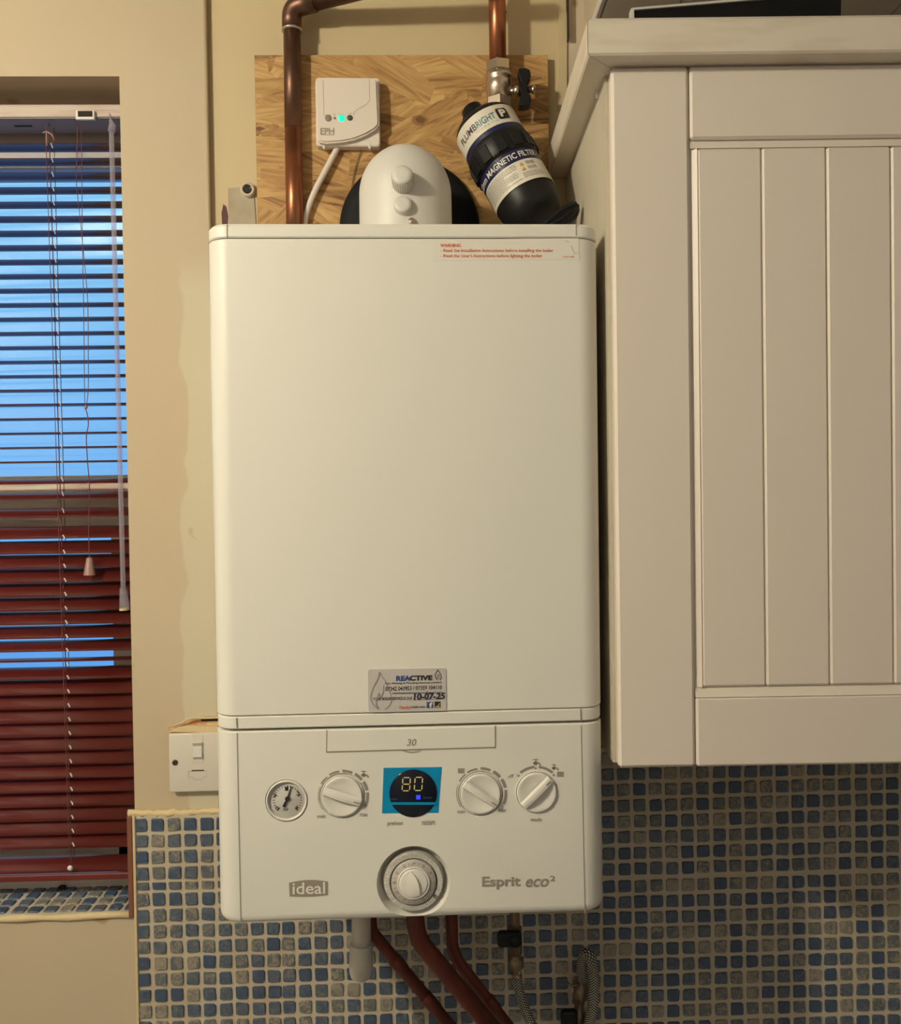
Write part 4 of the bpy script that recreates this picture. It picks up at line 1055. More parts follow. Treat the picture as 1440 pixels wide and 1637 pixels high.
# three control knobs
def knob(u, v, r, ang):
    q = B2(u, v); R0 = pm(r)
    bm = NB(); lathe(bm, [(R0, -0.003), (R0, 0.0020), (R0 * 0.98, 0.0028), (R0 * 0.93, 0.0030), (R0 * 0.80, 0.0022), (R0 * 0.45, 0.0008), (0, 0.0005)], (q.x, FY, q.z), (0, -1, 0), 48)
    k = obj('control_knob', bm, M['knob'], blr, auto=35)
    # grip bar across the dish
    bm = NB(); h = R0 * 0.20
    def e(x): return 0.0062 + 0.0040 * (1 - (x / R0) ** 2) ** 0.5 if abs(x) < R0 else 0.0062
    sec = []
    for i in range(13):
        x = -R0 * 0.965 + 2 * R0 * 0.965 * i / 12; top_ = 0.0072 - 0.0022 * (x / R0) ** 2; ws = h * (1.0 - 0.05 * abs(x / R0))
        sec.append([bm.verts.new((x, -0.003, -ws * 1.15)), bm.verts.new((x, -top_, -ws * 0.72)), bm.verts.new((x, -top_ - 0.0004, 0)), bm.verts.new((x, -top_, ws * 0.72)), bm.verts.new((x, -0.003, ws * 1.15))])
    for A_, B_ in zip(sec, sec[1:]):
        for i in range(4): bm.faces.new((A_[i], A_[i + 1], B_[i + 1], B_[i]))
    bm.faces.new(sec[0]); bm.faces.new(sec[-1][::-1]); bmesh.ops.recalc_face_normals(bm, faces=bm.faces[:])
    mx = Matrix.Translation((q.x, FY, q.z)) @ Matrix.Rotation(-ang, 4, 'Y')
    bmesh.ops.transform(bm, matrix=mx, verts=bm.verts[:]); obj('grip', bm, M['knob'], k)
    bm = NB(); t = NB(); box(t, R0 * 0.62, R0 * 0.90, -0.0069, -0.0050, -0.0005, 0.0005); merge(bm, t, mx); obj('pointer_mark', bm, M['print'], k)
    bm = NB(); lathe(bm, [(R0 * 1.03, 0.0), (R0 * 1.03, 0.0005), (R0 * 1.08, 0.0005), (R0 * 1.08, 0)], (q.x, FY, q.z), (0, -1, 0), 48); obj('knob_collar', bm, M['boiler'], k, auto=35)
    return k
knob(547, 1272.5, 32.5, R(-19)); knob(768, 1268.5, 32.5, R(-34)); knob(857.5, 1266, 32.5, R(44))
bb = NB()
def arcband(u, v, r0, r1, a0, a1):
    n = 8
    for k in range(n):
        qs = []
        for a, r in ((a0 + (a1 - a0) * k / n, r0), (a0 + (a1 - a0) * (k + 1) / n, r0), (a0 + (a1 - a0) * (k + 1) / n, r1), (a0 + (a1 - a0) * k / n, r1)):
            p = BP(u + r * math.cos(R(a)), v - r * math.sin(R(a)), FY - 0.0003); qs.append(bb.verts.new((p[0], FY - 0.0003, p[1])))
        bb.faces.new(qs)
def done(name):
    global bb
    obj(name, bb, M['print'], blr); bb = NB()
for u, v in ((547, 1272.5), (768, 1268.5)):
    done('scale_arc') if len(bb.verts) else None
    for a0, a1, w_ in ((215, 158, 1.0), (150, 128, 2.0), (122, 97, 3.0), (90, 67, 4.2), (60, 40, 5.0), (34, 13, 5.2), (8, -25, 4.8)):
        arcband(u, v, 38.0, 38.0 + w_, a0, a1)
done('scale_arc')
for a0, a1 in ((130, 95), (85, 50)): arcband(857.5, 1266, 38, 42, a0, a1)
for u, v in ((828.5, 1240), (856, 1228), (885, 1239)): 
    p = BP(u, v, FY); bb.faces.new([bb.verts.new((p[0] + pm(2) * math.cos(k * math.pi / 4), FY - 0.0003, p[1] + pm(2) * math.sin(k * math.pi / 4))) for k in range(8)])
done('scale_arc')
for s_, u0, v0, u1, v1 in (('min', 507, 1302, 520, 1308), ('max', 575, 1300.5, 588, 1305.5), ('min', 731, 1294.5, 743, 1300.5), ('max', 796, 1293.5, 809, 1298.5), ('mode', 848, 1307, 866, 1313.5), ('off', 812, 1237.5, 821, 1243.5),
                           ('preheat', 619, 1312.5, 644, 1321.5), ('restart', 674, 1311.5, 695, 1319)):
    ptext(bb, BF, s_, u0, v0, u1, v1, FY - 0.0004, slope=-0.02, bold=0.01); done('lettering')
def tap(u, v, s=1.0):
    def q(*p): return [BP(u + a * s, v + c2 * s, FY - 0.0003) for a, c2 in p]
    stroke(bb, q((-5, -5), (3, -5)), pm(1.3 * s), FY - 0.0001); stroke(bb, q((-1, -5), (-1, 0)), pm(1.4 * s), FY - 0.0001)
    stroke(bb, q((-5, 1), (0, 1), (4, 1), (6, 2.5), (6.5, 5)), pm(2.6 * s), FY - 0.0001)
    bb.faces.new([bb.verts.new((x, FY - 0.0004, z)) for x, z in q((-4, -1), (-1, -2), (2, -1), (2, 3), (-1, 4.5), (-4, 3))])
def rad(u, v):
    for k in range(5): stroke(bb, [BP(u - 4.5 + 2.2 * k, v - 4, FY), BP(u - 4.5 + 2.2 * k, v + 4, FY)], pm(1.1), FY - 0.0001)
    for dv in (-3, 0, 3): stroke(bb, [BP(u - 5.5, v + dv, FY), BP(u + 5.5, v + dv, FY)], pm(0.8), FY - 0.0001)
tap(582, 1238); done('tap_symbol'); tap(857, 1219); done('tap_symbol'); tap(886, 1227, 0.9); done('tap_symbol'); rad(737, 1232); done('radiator_symbol'); rad(895.5, 1237.5); done('radiator_symbol')
ptext(bb, BF, 'Esprit', 770.5, 1401.5, 832, 1422.5, FY - 0.0004, slope=-0.015, bold=0.032)
ptext(bb, BF, 'eco', 840, 1405, 877, 1418.5, FY - 0.0004, slope=-0.015, shear=0.25, bold=0.02); ptext(bb, BF, '2', 879, 1400, 887.5, 1409, FY - 0.0004, bold=0.02)
obj('model_lettering', bb, M['print'], blr)
# maker's badge
bb = NB(); pts = []
for k in range(13): t = k / 12; pts.append((462 + 62 * t, 1410 - 3.5 * math.sin(math.pi * t) - 2 * t + 1))
for k in range(13): t = 1 - k / 12; pts.append((463 + 61 * t, 1433 + 1.5 * math.sin(math.pi * t) - 2 * t))
bb.faces.new([bb.verts.new((x, FY - 0.0003, z)) for x, z in [BP(u, v, FY) for u, v in pts]])
bad = obj('badge', bb, M['print'], blr)
bb = NB(); ptext(bb, BF, 'ideal', 467.5, 1411, 519.5, 1430, FY - 0.0007, slope=-0.02, bold=0.01); obj('lettering', bb, M['boiler'], bad)

# display
bb = NB(); extr(bb, [B2(613, 1227.5), B2(706, 1226), B2(700.5, 1299), B2(610.5, 1300)], (0, -0.0004, 0)); film = obj('blue_film', bb, M['film'], blr)
ds = disc_prof('display', 660.5, 1268, [(pm(39), -0.002), (pm(39), 0.0007), (pm(38), 0.0012), (0, 0.0014)], M['screen'], blr, 56)
bb = NB(); dy = FY - 0.0016
def rectB(bm, u0, v0, u1, v1, y): bm.faces.new([bm.verts.new((x, y, z)) for x, z in (BP(u0, v1, y), BP(u1, v1, y), BP(u1, v0, y), BP(u0, v0, y))])
rectB(bb, 624, 1282.5, 698, 1286.5, dy); obj('display_divider', bb, M['film'], ds)
bb = NB()
def seg7(u, v, w_, h, on, s):
    segs = {'a': ((0, 0), (1, 0)), 'b': ((1, 0), (1, .5)), 'c': ((1, .5), (1, 1)), 'd': ((0, 1), (1, 1)), 'e': ((0, .5), (0, 1)), 'f': ((0, 0), (0, .5)), 'g': ((0, .5), (1, .5))}
    for c2 in on:
        (x0, y0), (x1, y1) = segs[c2]; g_ = 0.09
        if x0 == x1: y0 += g_ * 0.8; y1 -= g_ * 0.8
        else: x0 += g_ * 1.4; x1 -= g_ * 1.4
        sk = 0.12 * w_
        a = BP(u + x0 * w_ + (1 - y0) * sk, v + y0 * h, dy); c_ = BP(u + x1 * w_ + (1 - y1) * sk, v + y1 * h, dy); stroke(bb, [a, c_], s, dy)
seg7(642.5, 1243, 12, 21, 'abcdefg', pm(1.6)); seg7(662, 1242.5, 12, 21, 'abcdef', pm(1.6))
obj('digits', bb, M['amber'], ds)
bb = NB(); rectB(bb, 665, 1271, 672, 1278, dy - 0.0002); tag(obj('status_light', bb, M['blueled'], ds), 'small glowing blue status light')
bb = NB(); ptext(bb, BF, 'preheat', 622, 1276, 636, 1279.5, dy, bold=0.0); dmp = mat('dim_print', (0.06, 0.10, 0.14), 0.5); obj('display_lettering', bb, dmp, ds); bb = NB(); ptext(bb, BF, 'burner', 677, 1273, 691, 1276.5, dy); obj('display_lettering', bb, dmp, ds)

# timer
q = B2(TU, TV); tq = (q.x, FY, q.z)
bb = NB(); lathe(bb, [(pm(49), -0.0135), (pm(49), -0.004), (pm(47), -0.0025), (pm(38), -0.0035), (pm(38), -0.0135)], tq, (0, -1, 0), 64)
tm = obj('timer_ring', bb, M['timerring'], blr, auto=35)
bb = NB()
for k in range(96):
    if k in (9, 10): continue
    a = 2 * math.pi * k / 96; t = NB(); box(t, pm(39.5), pm(47), 0.0010, 0.0040, -pm(0.85), pm(0.85)); merge(bb, t, Matrix.Translation(tq) @ Matrix.Rotation(a, 4, 'Y'))
bm_t = obj('timer_pins', bb, M['knob'], tm); tag(bm_t, kind='stuff')
bb = NB(); lathe(bb, [(pm(37), -0.012), (pm(36.5), 0.000), (pm(35.5), 0.0008), (0, 0.0008)], tq, (0, -1, 0), 56); td = obj('timer_dial', bb, M['timerdial'], blr, auto=35)
bb = NB()
for k in range(24):
    a = R(90 - 15 * k); u, v = TU + 31 * math.cos(a), TV - 31 * math.sin(a)
    if k % 2 == 0: ptext(bb, BF, str(k if k else 24), u - 2.6, v - 2.3, u + 2.6, v + 2.3, FY - 0.0011)
    else: stroke(bb, [BP(TU + 30 * math.cos(a), TV - 30 * math.sin(a), FY), BP(TU + 33 * math.cos(a), TV - 33 * math.sin(a), FY)], pm(0.8), FY - 0.0008)
obj('hour_scale', bb, M['print'], td)
bb = NB(); lathe(bb, [(pm(26.5), 0.0005), (pm(26.5), 0.0022), (pm(24.5), 0.0026), (pm(24), 0.0018), (pm(23.5), 0.0028), (pm(20), 0.0032), (pm(8), 0.0038), (0, 0.0038)], tq, (0, -1, 0), 48); tk = obj('timer_knob', bb, M['knob'], blr, auto=35)
bb = NB(); a = B2(656, 1393, FY - 0.0037); c2 = B2(671, 1431, FY - 0.003); mid = B2(668, 1411, FY - 0.0075); le = B2(649, 1427, FY - 0.0030)
arc_ = [(656, 1393), (661, 1398), (665, 1404), (668, 1411), (670, 1419), (671, 1426), (671, 1432)]; hs = (0.0040, 0.0052, 0.0062, 0.0066, 0.0064, 0.0056, 0.0036)
lf = [(655, 1395), (651, 1401), (648, 1408), (647, 1416), (648, 1424), (652, 1430), (660, 1433)]
ta = [bb.verts.new(B2(u, v, FY - h)) for (u, v), h in zip(arc_, hs)]; ba = [bb.verts.new(B2(u + 1, v, FY - 0.0030)) for u, v in arc_]; lb = [bb.verts.new(B2(u, v, FY - 0.0034)) for u, v in lf]
for i_ in range(6): bb.faces.new((lb[i_], ta[i_], ta[i_ + 1], lb[i_ + 1])); bb.faces.new((ta[i_], ba[i_], ba[i_ + 1], ta[i_ + 1]))
bb.faces.new(ba + lb[::-1]); bb.faces.new((ta[0], lb[0], ba[0])); bb.faces.new((ta[-1], ba[-1], lb[-1]))
bmesh.ops.recalc_face_normals(bb, faces=bb.faces[:]); obj('pointer', bb, M['knob'], tk, auto=40)
bb = NB(); ptext(bb, BF, 'I O', 647, 1385, 660, 1388.5, FY - 0.0055, slope=-0.2); obj('lettering', bb, M['print'], tk)

# warning label
bb = NB(); extr(bb, [B2(693, 383), B2(925, 381), B2(926, 415), B2(693, 416.5)], (0, -0.00025, 0)); wlb = obj('warning_label', bb, M['sticker_clear'], blr)
wy = FY - 0.0006
bb = NB(); ptext(bb, BF, 'WARNING', 703.5, 389.5, 736, 395, wy, bold=0.025)
ptext(bb, BF, '- Read the Installation Instructions before installing the boiler', 704, 397.6, 884.5, 404.4, wy, bold=0.008)
ptext(bb, BF, '- Read the User\'s Instructions before lighting the boiler', 704, 406, 866.5, 412.8, wy, bold=0.008)
ptext(bb, BF, '176571-005', 899, 409.3, 917.5, 411.8, wy); obj('lettering', bb, M['red'], wlb)
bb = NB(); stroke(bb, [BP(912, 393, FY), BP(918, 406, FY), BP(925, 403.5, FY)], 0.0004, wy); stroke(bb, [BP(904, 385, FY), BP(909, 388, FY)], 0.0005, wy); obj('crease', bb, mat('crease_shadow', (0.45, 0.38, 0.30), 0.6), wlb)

# service sticker
ST = [BP(588, 1071.5, FY), BP(712.5, 1068.5, FY), BP(713, 1136, FY), BP(588, 1138.5, FY)]
x0, z1 = ST[0]; x1 = ST[1][0]; z0 = ST[3][1]
bb = NB(); prism(bb, [(p[0], p[1] + (p[0] - x0) * 0.024 * 0) for p in rrect(x0, x1, z0, z1 + 0.0008, 0.0025)], FY - 0.0009, FY + 0.0003); stk = obj('service_sticker', bb, M['sticker'], blr)
yS = FY - 0.0013
def stext(m, s, *a, **kw): bb = NB(); ptext(bb, BF, s, *a, yS, slope=-0.02, **kw); return obj('lettering', bb, m, stk)
stext(M['inkblue'], 'REA', 633, 1080.5, 656, 1088.8, bold=0.05); stext(M['inkblack'], 'CTIVE', 654.5, 1080, 691, 1088.3, bold=0.05)
bb = NB(); ptext(bb, BF, 'Gas, Heating & Plumbing Services Limited', 615, 1091, 705, 1094.8, yS, slope=-0.02, bold=0.012)
ptext(bb, BF, '07342 043953 / 07359 104110', 616, 1098, 706, 1104.8, yS, slope=-0.03, bold=0.008)
ptext(bb, BF, 'reactiveplumbingservices@gmail.com', 627, 1106.5, 706, 1110.5, yS, slope=-0.02, bold=0.015)
ptext(bb, BF, 'YOUR BOILER SERVICE IS DUE', 596, 1115.0, 658.5, 1119.8, yS, slope=-0.02, bold=0.012)
stroke(bb, [BP(660, 1118.5, FY), BP(705, 1116.8, FY)], 0.0003, yS)
obj('lettering', bb, M['inkblack'], stk)
bb = NB(); ptext(bb, BF, '10-07-25', 661, 1108.5, 711, 1119, yS - 0.0003, slope=-0.03, bold=0.03, shear=0.1); obj('handwritten_date', bb, M['inkpen'], stk)
stext(M['red'], 'Checka', 638, 1128.5, 656, 1133.5, bold=0.015); stext(M['inkblack'], 'trade.com', 656.5, 1128, 679, 1132, bold=0.012)
bb = NB(); rectB(bb, 682, 1122, 692, 1132, yS); fb = obj('logo_square', bb, M['inkblue'], stk)
bb = NB(); rectB(bb, 694.5, 1121.5, 704, 1131.5, yS); obj('logo_square', bb, M['inkblack'], stk)
bb = NB(); ptext(bb, BF, 'f', 686, 1123, 691, 1131.5, yS - 0.0003, bold=0.05); obj('logo_letter', bb, M['white_ink'], stk)
bb = NB(); stroke(bb, [BP(696, 1130, FY), BP(701, 1127, FY), BP(702, 1123.5, FY)], 0.0009, yS - 0.0003); stroke(bb, [BP(699, 1130, FY), BP(703, 1129, FY)], 0.0009, yS - 0.0003); obj('logo_mark', bb, M['yellowink'], stk)
bb = NB()
def flame(pts, w_): stroke(bb, [BP(u, v, FY) for u, v in pts], w_, yS + 0.0002)
def sp2(pts): return [(p.x, p.y) for p in spline([Vector((a, c2, 0)) for a, c2 in pts], 6)]
flame(sp2([(605, 1133), (597, 1126), (592.5, 1114), (597, 1098), (604, 1085), (606.5, 1074)]), 0.0009)
flame(sp2([(606.5, 1074), (611, 1082), (617, 1090), (620, 1100), (626, 1116), (622, 1128), (615, 1133)]), 0.0008)
flame(sp2([(605, 1133), (601, 1124), (604, 1112), (606, 1107)]), 0.0009); flame(sp2([(606, 1107), (608, 1114), (610, 1112), (613, 1103), (613, 1095)]), 0.0008)
obj('flame_emblem', bb, mat('faded_flame', (0.30, 0.27, 0.26), 0.6), stk)
bb = NB(); flame(sp2([(699, 1087), (696, 1083), (695, 1079), (697, 1075), (699.5, 1070)]), 0.0006); flame(sp2([(699.5, 1070), (703, 1076), (705, 1081), (703, 1087)]), 0.0006); flame(sp2([(697.5, 1084), (700, 1078), (702, 1080), (700, 1086)]), 0.0005)
obj('flame_emblem', bb, M['inkblack'], stk)

# ------------------------------------------------------------------ fused spur
sy_ = -0.012
sp = thing('fused_spur_switch', 'white fused spur switch plate left of the boiler', 'switch', P(316, 1218, 0)); so = Vector(sp.location)
def sq(u, v, y=sy_): q = P(u, v, y) - so; return (q.x, q.z)
a0 = sq(271, 1267); a1 = sq(370, 1171)
b = NB(); box(b, a0[0] + 0.002, a1[0] - 0.002, -0.007, -0.0003, a0[1] + 0.002, a1[1] - 0.002, 0.001); obj('back_box', b, M['spur'], sp)
b = NB(); box(b, a0[0], a1[0], sy_, -0.006, a0[1], a1[1], 0.0018, 3); pltt = obj('face_plate', b, M['spur'], sp, auto=40)
b = NB(); c0, c1_ = sq(308.5, 1219), sq(324, 1174); box(b, c0[0] - 0.0008, c1_[0] + 0.0008, sy_ - 0.0005, sy_ + 0.002, c0[1] - 0.0008, c1_[1] + 0.0008, 0.0004); rk = obj('rocker_frame', b, M['spur'], pltt)
b = NB(); h0, h1 = sq(309.5, 1214), sq(323, 1186)
vz0, vz1 = h0[1], h1[1]; zc0 = vz0 + (vz1 - vz0) * 0.18; zc1 = vz1 - (vz1 - vz0) * 0.2
ex = [(h0[0], sy_ - 0.0006, vz0), (h0[0], sy_ - 0.0042, zc0), (h0[0], sy_ - 0.0026, zc1), (h0[0], sy_ - 0.0055, vz1), (h0[0], sy_, vz1)]
extr(b, [Vector(p) for p in ex] + [Vector((h0[0], sy_, vz0))], (h1[0] - h0[0], 0, 0)); obj('rocker', b, M['white'], pltt)
b = NB(); u0_, u1_ = sq(306.5, 1232.5), sq(326, 1230.5); box(b, u0_[0], u1_[0], sy_ - 0.0004, sy_ + 0.001, u0_[1], u1_[1]); obj('fuse_slot', b, M['dark'], pltt)
b = NB(); fz = [sq(301, 1233), sq(331, 1232.5), sq(330, 1242), sq(324, 1242.5), sq(324, 1246), sq(310, 1246), sq(309, 1242), sq(301, 1242)]
stroke(b, fz + [fz[0]], 0.0006, sy_ - 0.0002); obj('fuse_carrier', b, mat('carrier_line', (0.48, 0.40, 0.32), 0.5), pltt)
b = NB(); s1 = sq(280, 1219); lathe(b, [(0.0040, -0.001), (0.0038, 0.001), (0.0030, 0.0014), (0, 0.0014)], (s1[0], sy_, s1[1]), (0, -1, 0), 20); scw = obj('screw', b, mat('rusty_screw', (0.10, 0.06, 0.04), 0.5, 0.6), pltt)
b = NB(); stroke(b, [(s1[0] - 0.002, s1[1] - 0.002), (s1[0] + 0.002, s1[1] + 0.002)], 0.0008, sy_ - 0.0016); obj('screw_slot', b, M['dark'], pltt)
# torn plaster and splintered edge above it
b = NB(); rj = random.Random(4)
ed = [(267, 1172), (269, 1164), (280, 1160), (292, 1156), (300, 1152), (309, 1147), (320, 1146), (335, 1146), (372, 1145), (372, 1171)]
extr(b, [P(u, v, -0.0045) for u, v in ed], (0, 0.005, 0)); tag(obj('torn_plaster', b, M['rawply']), 'torn orange-brown plaster edge above the switch plate', 'plaster')
b = NB(); extr(b, [P(u, v, -0.009) for u, v in ((270, 1170), (284, 1162), (300, 1160), (330, 1161), (372, 1160), (372, 1172))], (0, 0.008, 0)); tag(obj('plaster_ledge', b, M['caulk']), 'cream painted plaster lip right on top of the switch plate', 'plaster')
b = NB(); tube(b, spline([P(275, 1161, -0.010), P(290, 1156, -0.011), P(300, 1150, -0.012), P(312, 1147.5, -0.012), P(330, 1148, -0.011), P(372, 1146, -0.010)], 6), 0.0014, 6); tag(obj('paint_flake', b, M['wall'], smooth=True), 'curled strip of cream paint lifting above the switch plate', 'paint')
b = NB(); extr(b, [P(u, v, -0.0062) for u, v in ((321, 1150), (372, 1148.5), (372, 1152), (322, 1153))], (0, 0.002, 0)); tag(obj('gap_slot', b, M['dark']), 'narrow dark slot in the torn plaster beside the boiler', 'gap')

# ------------------------------------------------------------------ wall cabinet
cq = P(979.5, 1228, -0.31); crz = R(-1.35)
cdir = Matrix.Rotation(crz, 3, 'Z') @ Vector((0, 1, 0))
CO = Vector(cq) + cdir * 0.3165
CF = Frame(CO, crz)
cab = thing('wall_cabinet', 'cream kitchen wall cabinet with tongue-and-groove door right of the boiler', 'cabinet', CO, crz)
DY = CF.loc(cq).y
def c_(u, v, y=None): return CF.P(u, v, DY if y is None else y)
dx0 = c_(982.5, 660).x; dz0 = c_(1050, 1227.5).z; dz1 = c_(1050, 105.5).z; CWd = 0.597
b = NB(); ct = dz1 + 0.004
box(b, dx0 - 0.002, dx0 + 0.016, DY + 0.021, -0.001, dz0, ct)
box(b, dx0 + CWd - 0.016, dx0 + CWd + 0.002, DY + 0.021, -0.001, dz0, ct)
box(b, dx0 + 0.016, dx0 + CWd - 0.016, DY + 0.022, -0.001, dz0 + 0.0005, dz0 + 0.018)
box(b, dx0 + 0.016, dx0 + CWd - 0.016, DY + 0.022, -0.001, ct - 0.018, ct - 0.0005)
box(b, dx0 + 0.016, dx0 + CWd - 0.016, -0.010, -0.002, dz0 + 0.018, ct - 0.018)
obj('carcass', b, M['cabinet_edge'], cab)
b = NB(); box(b, dx0 + 0.001, dx0 + CWd, DY + 0.0055, DY + 0.019, dz0 + 0.001, dz1 - 0.001, 0.001); door = obj('door', b, M['cabinet'], cab)
def dpart(name, x0, x1, z0, z1, bv=0.0016, y=0.0, th=0.007):
    bm = NB(); box(bm, x0, x1, DY + y, DY + y + th, z0, z1, bv, 1); return obj(name, bm, M['cabinet'], door)
xs1 = c_(1107, 660).x
dpart('stile', dx0, xs1 - 0.0004, dz0, dz1, 0.0030)
dpart('stile', dx0 + CWd - (xs1 - dx0) + 0.0006, dx0 + CWd, dz0, dz1, 0.0022)
xe = dx0 + CWd - (xs1 - dx0) - 0.0006
zr1_ = c_(1200, 221).z; zr0_ = c_(1200, 1114).z
dpart('rail', xs1 + 0.0006, xe, zr1_, dz1, 0.0024); dpart('rail', xs1 + 0.0006, xe, dz0, zr0_, 0.0024)
gx = [c_(1119, 660).x, c_(1223, 660).x, c_(1325, 660).x]; gp = (gx[2] - gx[0]) / 2
pl_z0 = c_(1200, 1098).z; pl_z1 = c_(1200, 235).z; k = 0; x = gx[0]
while x < xe - 0.01:
    x2 = min(x + gp, xe - 0.006); dpart('plank', x + (0.0001 if k else 0), x2 - 0.0001, pl_z0, pl_z1, 0.0022, 0.0012, 0.0055); x = x2; k += 1
# sloping beads round the planks
def bead(pts, vec): bm = NB(); extr(bm, pts, vec); return obj('bead', bm, M['cabinet'], door)
Y0 = DY
bead([Vector((xs1 + 0.0006, Y0 + 0.0056, zr0_)), Vector((xs1 + 0.0006, Y0 + 0.0004, zr0_)), Vector((xs1 + 0.0006, Y0 + 0.0056, pl_z0))], (xe - xs1 - 0.001, 0, 0))
bead([Vector((xs1 + 0.0006, Y0 + 0.0056, pl_z1)), Vector((xs1 + 0.0006, Y0 + 0.0016, pl_z1)), Vector((xs1 + 0.0006, Y0 + 0.0050, zr1_)), Vector((xs1 + 0.0006, Y0 + 0.0056, zr1_))], (xe - xs1 - 0.001, 0, 0))
bead([Vector((gx[0], Y0 + 0.0056, pl_z0)), Vector((gx[0], Y0 + 0.0014, pl_z0)), Vector((xs1 + 0.0018, Y0 + 0.0056, pl_z0))], (0, 0, pl_z1 - pl_z0))
# cornice, mitred at the corner, with an underside running back to the wall
cpj = 0.024; ch0 = dz1 + 0.0005; ch1 = c_(1100, 27, DY - 0.02).z; chb = c_(1100, 82, DY - 0.022).z
prf = [(0.0, ch0), (cpj * 0.92, ch0 + 0.000), (cpj, ch0 + 0.002), (cpj, ch1 - 0.004), (cpj - 0.004, ch1), (-0.02, ch1), (-0.02, ch0)]
b = NB(); xA, xB = dx0 - 0.002, dx0 + CWd + 0.02; yA = DY + 0.001
r0 = [b.verts.new((xA - o_ , yA - o_, z)) for o_, z in prf]; r1 = [b.verts.new((xB, yA - o_, z)) for o_, z in prf]
n_ = len(prf)
for i in range(n_): b.faces.new((r0[i], r0[(i + 1) % n_], r1[(i + 1) % n_], r1[i]))
b.faces.new(r0[::-1]); b.faces.new(r1); bmesh.ops.recalc_face_normals(b, faces=b.faces[:]); obj('cornice', b, M['cornice'], cab)
b = NB(); xA2 = xA - 0.0006
r0 = [b.verts.new((xA2 - o_ , yA - o_, z)) for o_, z in prf]; r1 = [b.verts.new((xA2 - o_, -0.004, z)) for o_, z in prf]
for i in range(n_): b.faces.new((r0[i], r0[(i + 1) % n_], r1[(i + 1) % n_], r1[i]))
b.faces.new(r0[::-1]); b.faces.new(r1); bmesh.ops.recalc_face_normals(b, faces=b.faces[:]); obj('cornice', b, M['cornice'], cab)
b = NB(); box(b, dx0 + 0.016, dx0 + CWd, DY + 0.01, -0.003, ct - 0.0005, ct + 0.004); obj('top_board', b, M['cabinet_edge'], cab)
b = NB(); q = CF.P(962, 150, DY + 0.06); lathe(b, [(0, 0), (0.005, 0), (0.005, 0.002), (0.003, 0.0035), (0, 0.0035)], (dx0 - 0.002, q.y, q.z), (-1, 0, 0), 14); obj('screw_cap', b, M['white'], cab)

# grey boards of the low ceiling above the cabinet
zS = CAMLOC.z + 0.600
def onz(u, v, z): d = ray(u, v); return CAMLOC + d * ((z - CAMLOC.z) / d.z)
sf = tag(bpy.data.objects.new('ceiling_boarding', None), 'grey boarded low ceiling above the wall cabinet', kind='structure'); COL.objects.link(sf)
xe0 = onz(956, 12, zS).x; xj = onz(960, 6, zS).x
x = xe0; edges = [xe0, xe0 + 0.008]
while edges[-1] < 1.6: edges.append(edges[-1] + 0.092)
for a, c2 in zip(edges, edges[1:]):
    b = NB(); box(b, a + 0.0008, c2 - 0.0008, -0.62, YB - 0.001, zS, zS + 0.012, 0.0012, 1); obj('ceiling_board', b, M['soffit'], sf)
b = NB(); box(b, xe0 + 0.002, 1.9, -0.61, YB - 0.001, zS + 0.011, 2.42); obj('boarding_void', b, M['wall3'], sf)
# black panel with a white edge lying up there
pb = thing('framed_black_panel', 'black panel with a thin white edge propped on top of the cabinet', 'panel', P(1180, 24, -0.22)); po = Vector(pb.location)
def pq(u, v, y): return P(u, v, y) - po
zc_ = CO.z + ct + 0.0045 - po.z
b = NB(); pp = [pq(1013, 15, -0.20), pq(1345, -13, -0.20), pq(1339, 40, -0.20), pq(1012, 40, -0.20)]; pp[2].z = pp[3].z = zc_
extr(b, pp, (0, 0.008, 0)); obj('panel', b, M['panelblack'], pb)
b = NB(); pa = [pq(1009, 12.5, -0.203), pq(1345, -16, -0.203), pq(1345, -12, -0.203), pq(1013.5, 15.5, -0.203), pq(1013.5, 42, -0.203), pq(1009, 42, -0.203)]; pa[4].z = pa[5].z = zc_
extr(b, pa, (0, 0.011, 0)); obj('white_edge', b, M['white'], pb)

# ------------------------------------------------------------------ below the boiler
uy = -0.10
cd = thing('condensate_pipe', 'stubby grey-white plastic waste pipe with rounded end cap under the boiler', 'pipe', P(577, 1565, uy)); o0 = Vector(cd.location)
b = NB(); tube(b, [P(577, 1440, uy) - o0, P(577.5, 1515, uy) - o0], px(15.5, uy), 24); obj('pipe_run', b, M['paint_grey'], cd, smooth=True)
b = NB(); t0 = P(577.5, 1510, uy) - o0; t1 = P(576.5, 1568, uy) - o0; Lc = (t0 - t1).length; rc_ = px(19, uy)
lathe(b, [(0, 0), (rc_ * 0.55, 0.0015), (rc_ * 0.85, 0.006), (rc_ * 0.98, 0.014), (rc_, 0.020), (rc_ * 0.97, Lc), (rc_ * 0.8, Lc + 0.0005)], t1, t0 - t1, 28); obj('end_cap', b, M['paint_grey'], cd, auto=45)

